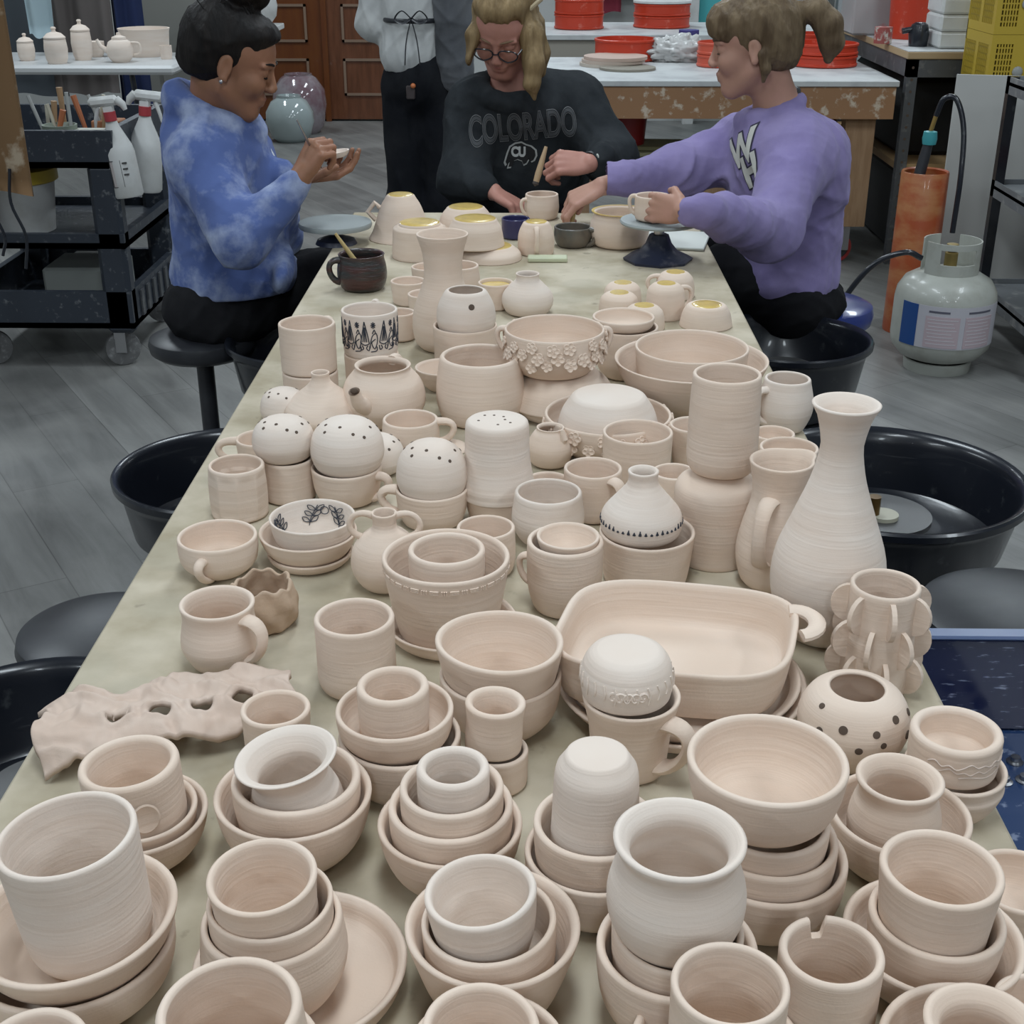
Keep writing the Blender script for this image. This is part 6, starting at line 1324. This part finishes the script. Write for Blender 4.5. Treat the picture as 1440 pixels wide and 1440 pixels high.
# ---- B: woman in the COLORADO sweatshirt ------------------------------------
def person_b():
    root = root_at('person', (.0, 3.90, 0), 'seated person with glasses in a dark university sweatshirt at the table end')
    sk = skin('rosy_skin', (.42,.20,.155), (.46,.23,.18)); hm = hairmat('blonde_hair', (.13,.085,.038), (.29,.205,.105))
    f = (-.20,-.80,-.60); M = basis(f, (.07,.0,1)); O = J(708,36,3.76)
    v = Vol((-.36,3.34,.40), (.36,4.14,1.42), .0038); T = head(v, O, M, 1.02)
    nb = J(728,122,3.86); v.cone(T((-.035,0,-.055)), nb, .048, .056, .03)
    sa, sb = J(668,142,3.86), J(812,136,3.86); ea, wa = J(652,250,3.74), J(694,270,3.62); eb, wb = J(858,222,3.74), J(832,229,3.62)
    wb = J(829,230,3.58); v.chain([nb, J(742,230,3.88), J(742,330,3.90)], [.06,.10,.11], .05); v.cone(sa, sb, .05, .05, .05)
    v.chain([sa, ea, wa], [.046,.037,.024]); v.chain([sb, eb, wb], [.046,.037,.024])
    Ma = basis((.80,-.50,-.35), (.30,-.10,.9)); hand(v, wa, Ma, ((34,40,22),(38,42,24),(42,44,26),(46,46,28)), thumb=((.018,.028,-.006),(.050,.042,-.022),(.074,.034,-.036)), sc=1.0)
    Mb = basis((-.97,-.18,.06), (-.05,-.75,.62)); hand(v, wb, Mb, ((58,70,35),(60,72,38),(60,74,38),(60,72,38)), thumb=((.018,-.026,-.008),(.054,-.034,-.026),(.078,-.018,-.040)), sc=1.0)
    v.obj('body', sk, root); face_bits(root, T, M, hairmat('fair_brow', (.20,.13,.08), (.22,.15,.09)), mat('lip_pink', (.36,.13,.11), .5), 1.02)
    v = Vol(O-.30, O+np.array((.26,.26,.17)), .0038); E = lambda c, r, k=.012, cut=False: v.ell(T(c), np.array(r)*1.02, M, k, cut)
    E((-.026,0,.036),(.100,.086,.092),.02); E((-.055,0,-.03),(.070,.080,.090),.03); E((.016,0,.084),(.066,.070,.042),.02)
    v.folds(.0050, 80, 12, 7, stretch=(1,1,.3))
    lock = lambda P, R, k=.012: v.chain([O+np.array(p) for p in P], R, k)
    # image right: a long lock in front of the shoulder; image left: a shorter one
    lock([(.05,-.02,.03),(.075,-.05,-.02),(.082,-.075,-.09),(.078,-.085,-.14),(.084,-.08,-.178)], [.034,.034,.030,.022,.006]); lock([(.03,-.01,.06),(.075,0,.0),(.095,.0,-.07),(.10,.01,-.12)], [.04,.035,.032,.015])
    lock([(-.045,-.03,.04),(-.078,-.055,-.02),(-.080,-.07,-.08),(-.060,-.07,-.115),(-.035,-.08,-.125)], [.026,.022,.018,.012,.005])
    v.folds(.0030, 95, 13, 7, stretch=(1,1,.25)); E((.125,0,-.040),(.088,.064,.094),.010,True)
    v.obj('hair', hm, root)
    gl = MB()
    for s_ in (-1, 1):
        ring = [T((.106-.006*abs(math.cos(a)), s_*(.033)+.026*math.cos(a), -.008+.018*math.sin(a))) for a in np.linspace(0, 2*math.pi, 25)]; gl.tube(ring, .0021, 6)
        gl.tube([T((.100,s_*.059,-.004)), T((.06,s_*.074,-.002)), T((.0,s_*.082,.0))], .0020, 6)
    gl.tube([T((.104,-.008,-.004)), T((.110,0,-.001)), T((.104,.008,-.004))], .0020, 6); on(gl.build('glasses', BLK), root)
    tag(on(MB().tube([T((.0,.075,.06)), T((-.015,.105,.085))], .006, 8).build('hair_clip', mat('cream_clip', (.50,.42,.28), .5)), root))
    sw = clothm('charcoal_fleece', (.018,.021,.024), (.034,.038,.042), 9, .35, .7, .5)
    v = Vol((-.42,3.40,.42), (.44,4.22,1.24), .0052)
    v.ell(J(742,235,3.90), (.185,.135,.26), None, .04); v.ell(J(742,165,3.90), (.19,.120,.11), None, .05); v.cone(sa+np.array((.01,0,-.01)), sb+np.array((-.01,0,-.01)), .078, .078, .06)
    v.chain([sa+np.array((.0,0,-.03)), ea, wa+np.array((-.03,.02,.01))], [.085,.070,.044], .035); v.chain([sb+np.array((0,0,-.03)), eb, wb+np.array((.035,.03,0))], [.085,.072,.046], .035)
    c0 = J(722,116,3.82); ring = [c0+np.array((math.cos(a)*.088, math.sin(a)*.080, .030*math.sin(a)-.012)) for a in np.linspace(0, 2*math.pi, 17)]
    for i in range(16): v.cone(ring[i], ring[i+1], .016, .016, .02)
    v.ell(J(735,152,3.84), (.13,.105,.075), None, .04); v.cone(T((-.02,0,-.06)), c0+np.array((0,0,-.004)), .064, .064, .010, cut=True)
    v.folds(.011, 24, 22, 7, lim=lambda ax: np.clip((np.abs(ax[0]+.01)[:, None, None]-.08)/.08, .25, 1)*np.ones((1, len(ax[1]), 1), np.float32)); v.folds(.002, 70, 5, 5); swo = v.obj('sweatshirt', sw, root)
    d = Vector((0,1,.0)); X_ = Vector((1,0,0)); Rm = Matrix((X_, Vector((0,0,1)), X_.cross(Vector((0,0,1))))).transposed()
    P = J(735,180,3.75); LG = mat('grey_print', (.17,.175,.18), .8)
    Rt_ = Matrix.Rotation(R_(-5), 3, 'Y') @ Rm
    text_on('colorado_letter_outline', 'COLORADO', .105, P, Rt_, swo, d, LG, root, .0018, .0040, sx=.50)
    text_on('colorado_letter_gap', 'COLORADO', .105, P, Rt_, swo, d, sw, root, .0026, .0018, sx=.50)
    text_on('colorado_letter_line', 'COLORADO', .105, P, Rt_, swo, d, mat('dim_print', (.07,.075,.08), .8), root, .0034, -.0003, sx=.50)
    # running buffalo patch with interlocked letters
    bv = BVHTree.FromPolygons([q.co for q in swo.data.vertices], [p.vertices for p in swo.data.polygons]); C0 = J(733,218,3.75)
    def patch(nm, poly, m, lift):
        import bmesh
        bm = bmesh.new(); vs = [bm.verts.new((x, y, 0)) for x, y in poly]; bm.faces.new(vs); bmesh.ops.triangulate(bm, faces=bm.faces[:])
        for ax in (0, 1):
            for k in range(-12, 13):
                p = [0,0,0]; p[ax] = k*.004; nn = [0,0,0]; nn[ax] = 1; bmesh.ops.bisect_plane(bm, geom=bm.verts[:]+bm.edges[:]+bm.faces[:], plane_co=p, plane_no=nn)
        for q in bm.verts:
            w = Vector(C0)+Vector((q.co.x, 0, q.co.y)); h = bv.ray_cast(w-d*.3, d); q.co = h[0]-d*lift if h[0] is not None else w
        me = bpy.data.meshes.new(nm); bm.to_mesh(me); bm.free(); return on(link(nm, me, m), root)
    buf = [(-.036,.004),(-.030,.018),(-.016,.027),(.0,.030),(.012,.024),(.026,.020),(.038,.010),(.040,-.004),(.034,-.016),(.026,-.020),(.020,-.014),(.014,-.024),(.006,-.028),(.002,-.018),(-.010,-.014),(-.020,-.018),(-.026,-.034),(-.036,-.036),(-.032,-.022),(-.040,-.030),(-.044,-.022),(-.040,-.008)]
    patch('buffalo_outline', [(x*1.13, y*1.15) for x, y in buf], mat('pale_print', (.36,.37,.36), .8), .0020); patch('buffalo_body', buf, mat('black_print', (.006,.006,.007), .8), .0030)
    text_on('buffalo_letters', 'CU', .036, Vector(C0)+Vector((-.008,0,.005)), Rm, swo, d, mat('pale_print2', (.45,.46,.45), .8), root, .0040, .002, sx=.8, density=.003)
    # watch
    u = (eb-wb); u /= np.linalg.norm(u); c = wb+u*.012; Mx = basis(u, (0,-1,.3)); mb = MB(); mb.tube([c+Mx@np.array((0, .029*math.cos(a), .027*math.sin(a))) for a in np.linspace(0, 2*math.pi, 21)], [(.003,.009)]*21, 8, caps=False, flat=Vector(Mx[:, 2])); on(mb.build('watch_strap', BLK2), root)
    mb = MB(); mb.box((-.014,-.012,0),(.014,.012,.006),.002, M=Matrix.Translation(c+Mx@np.array((0,0,.027))) @ Matrix(Mx).to_4x4()); on(mb.build('watch', mat('pale_watch', (.40,.42,.38), .3)), root)
    v = Vol((-.34,3.42,0), (.36,4.16,.72), .0065); v.ell((0,3.93,.58), (.185,.15,.10), None, .04)
    for s_ in (-1, 1): v.chain([(s_*.09,3.92,.56), (s_*.12,3.60,.56), (s_*.12,3.68,.09)], [.09,.068,.05], .04)
    v.folds(.005, 40, 6, 5); v.obj('trousers', clothm('dark_jeans', (.014,.016,.024), (.02,.022,.03)), root)
    for s_ in (-1, 1): on(MB().ball((s_*.12,3.64,.048), .048, 12, (.9,2.1,1)).build('shoe', BLK2), root)
    a = J(768,206,3.42); b = J(752,262,3.40); brush('wide_brush', b, a, 'wide wooden brush gripped above the mug by the person in the dark sweatshirt', mat('pale_wood', (.42,.29,.17), .5), group='brushes in use', r=.0085, bristle=.012)
    s_ = empty('stool', (0,3.92,0), label='stool under the person in the dark sweatshirt at the table end', cat='stool', group='round stools beside the wheels'); MB().lathe([(0,.42),(.15,.42),(.17,.44),(.16,.47),(0,.475)], 40).build('seat', BLK2, s_); MB().cyl((0,0,.04),(0,0,.42),.022).build('post', DSTEEL, s_); MB().lathe([(0,0),(.18,0),(.17,.02),(.03,.04),(0,.04)], 32).build('base', DSTEEL, s_)
    return root
# ---- D: standing person behind -----------------------------------------------
def person_d():
    root = root_at('person', (-.42, 4.88, 0), 'standing person in black trousers and a pale shirt with tied black apron strings')
    X0, Y0 = (598-754)*4.95/1850, 4.88; root.location = (X0, Y0, 0)
    sk = skin('mid_skin', (.36,.20,.14), (.40,.22,.16)); hm = hairmat('brown_hair', (.05,.03,.018), (.09,.055,.03))
    C = lambda x, y, z: np.array((X0+x*.76+.012, Y0+y, z))
    M = basis((0,1,-.1), (0,0,1)); O = C(0,0,1.60); v = Vol(C(-.34,-.22,.7), C(.40,.34,1.76), .0048); T = head(v, O, M, 1.0); v.cone(T((-.03,0,-.06)), C(0,0,1.42), .047, .055, .03)
    v.chain([C(0,0,1.40), C(0,0,1.15), C(0,0,1.0)], [.055,.07,.075], .04); v.cone(C(-.15,0,1.36), C(.15,0,1.36), .045, .045, .03)
    v.chain([C(-.17,0,1.36), C(-.21,.02,1.12), C(-.13,.20,1.10)], [.045,.036,.026]); v.chain([C(.17,0,1.36), C(.235,.02,1.12), C(.17,.18,1.02)], [.045,.036,.026])
    hand(v, C(-.13,.20,1.10), basis((.7,.7,0),(0,0,1)), (30,35,20), k=.006); hand(v, C(.17,.18,1.02), basis((-.6,.7,0),(0,0,1)), (30,35,20), k=.006)
    v.obj('body', sk, root); face_bits(root, T, M, hm, mat('lip_d', (.3,.12,.1), .5))
    v = Vol(O-.20, O+.20, .006); v.ell(T((-.026,0,.036)), (.100,.086,.092), M, .02); v.ell(T((-.055,0,-.03)), (.07,.08,.09), M, .03); v.ell(T((.125,0,-.028)), (.09,.068,.10), M, .01, True); v.folds(.004, 80, 3, 5); v.obj('hair', hm, root)
    v = Vol(C(-.34,-.24,.90), C(.40,.32,1.50), .0056); v.ell(C(-.02,0,1.20), (.130,.112,.24), None, .04); v.ell(C(-.04,-.01,1.02), (.112,.112,.10), None, .05); v.cone(C(-.14,0,1.37), C(.14,0,1.37), .068, .068, .05)
    v.chain([C(-.17,0,1.34), C(-.215,.02,1.12), C(-.15,.18,1.10)], [.07,.058,.04], .03); v.cone(T((-.02,0,-.06)), C(0,0,1.40), .06, .06, .01, True); v.ell(C(-.02,0,.92), (.3,.3,.04), None, .01, True)
    v.folds(.008, 30, 7, 6); v.obj('shirt', clothm('white_shirt', (.52,.53,.52), (.44,.45,.45)), root)
    v = Vol(C(.02,-.24,.86), C(.42,.32,1.50), .0056); v.ell(C(.15,-.02,1.20), (.070,.130,.26), None, .04); v.chain([C(.17,0,1.35), C(.235,.0,1.12), C(.19,.16,1.02)], [.078,.070,.045], .04); v.ell(C(.165,-.04,.99), (.07,.08,.11), None, .04)
    v.folds(.008, 34, 17, 6); v.obj('grey_jacket', clothm('grey_jacket', (.085,.090,.10), (.12,.125,.135)), root)
    v = Vol(C(-.24,-.24,.02), C(.27,.26,1.08), .0065); v.ell(C(0,.0,.94), (.128,.120,.13), None, .05)
    for s_ in (-1, 1): v.chain([C(s_*.085,0,.90), C(s_*.088,.0,.50), C(s_*.090,.02,.09)], [.078,.066,.060], .03)
    v.folds(.008, 26, 9, 6, stretch=(1,1,.4)); v.obj('trousers', clothm('black_trousers', (.008,.009,.012), (.016,.017,.02)), root)
    for s_ in (-1, 1): on(MB().ball(tuple(C(s_*.09,.05,.045)), .045, 12, (.95,2.3,1)).build('shoe', BLK2), root)
    z = 1.135; on(MB().tube([C(math.cos(a)*.150-.02, math.sin(a)*.132-.0, z) for a in np.linspace(math.pi*.95, 2*math.pi*1.0, 15)], [(.003,.008)]*15, 8, flat=Vector((1,0,0))).build('apron_tie', BLK2), root)
    b = C(-.02,-.145,z+.01)
    for s_ in (-1, 1):
        on(MB().tube(cr([b, b+np.array((s_*.03,-.01,.025)), b+np.array((s_*.055,-.005,.0)), b+np.array((s_*.03,-.006,-.015)), b],4), [(.002,.006)]*17, 8).build('bow_loop', BLK2), root)
        on(MB().tube(cr([b, b+np.array((s_*.018,-.006,-.07)), b+np.array((s_*.026,.004,-.15))],4), [(.002,.006)]*9, 8).build('bow_end', BLK2), root)
    on(MB().box(tuple(C(-.055,-.128,.88)), tuple(C(-.015,-.110,.925)),.003).build('pocket_patch', mat('dark_patch', (.04,.03,.03), .7)), root); on(MB().ball(tuple(C(-.022,-.128,.925)), .009, 8).build('orange_tag', mat('orange_tag', (.5,.15,.05), .5)), root)
    return root
person_a(); person_c(); person_b(); person_d()
c = POTS['dk']; a_ = Vector((c.X+.0, c.Y, c.z0+.012)); brush('brush', a_+Vector((.018,0,0)), a_+Vector((-.052,.0,.105)), 'yellow wooden brush leaning in the dark red mug', BAMB, group='brushes in use', r=.006)
# mugs worked on
bm_ = P_('pm','mug',762,272,46,[(.80,0),(.95,.1),(1.06,.4),(1.04,.7),(1,1)],'mug being brushed by the person in the dark sweatshirt','mug',yb=311,parts=True); handle(bm_,200,.8,.2,.018,.006,.004)
hm_ = P_('hm','mug',918,274,50,[(.80,0),(.95,.1),(1.0,.4),(1,1)],'small mug held on the banding wheel by the person in lilac','mug',h=.056,z0=TZ+.0945,parts=True); handle(hm_,178,.95,.25,.016,.005,.004)
# ------------------------------------------------------------------ light
def area(name, loc, sx, sy, e, col=(1,.97,.92), rot=(0,0,0)):
    l = bpy.data.lights.new(name, 'AREA'); l.shape = 'RECTANGLE'; l.size = sx; l.size_y = sy; l.energy = e; l.color = col
    o = bpy.data.objects.new(name, l); COL.objects.link(o); o.location = loc; o.rotation_euler = rot; return o
for x in (-2.4, 0.0, 2.4):
    for y in (-2.4, .7, 3.4, 6.2, 9.0):
        area('ceiling_lamp', (x, y, 2.95), .35, 1.25, 46 if y < 0 else 33, (.84,.935,1))
w = bpy.data.worlds.new('world'); S.world = w; w.use_nodes = True
w.node_tree.nodes['Background'].inputs[0].default_value = (.80,.88,1,1); w.node_tree.nodes['Background'].inputs[1].default_value = .07
S.view_settings.exposure = -0.27
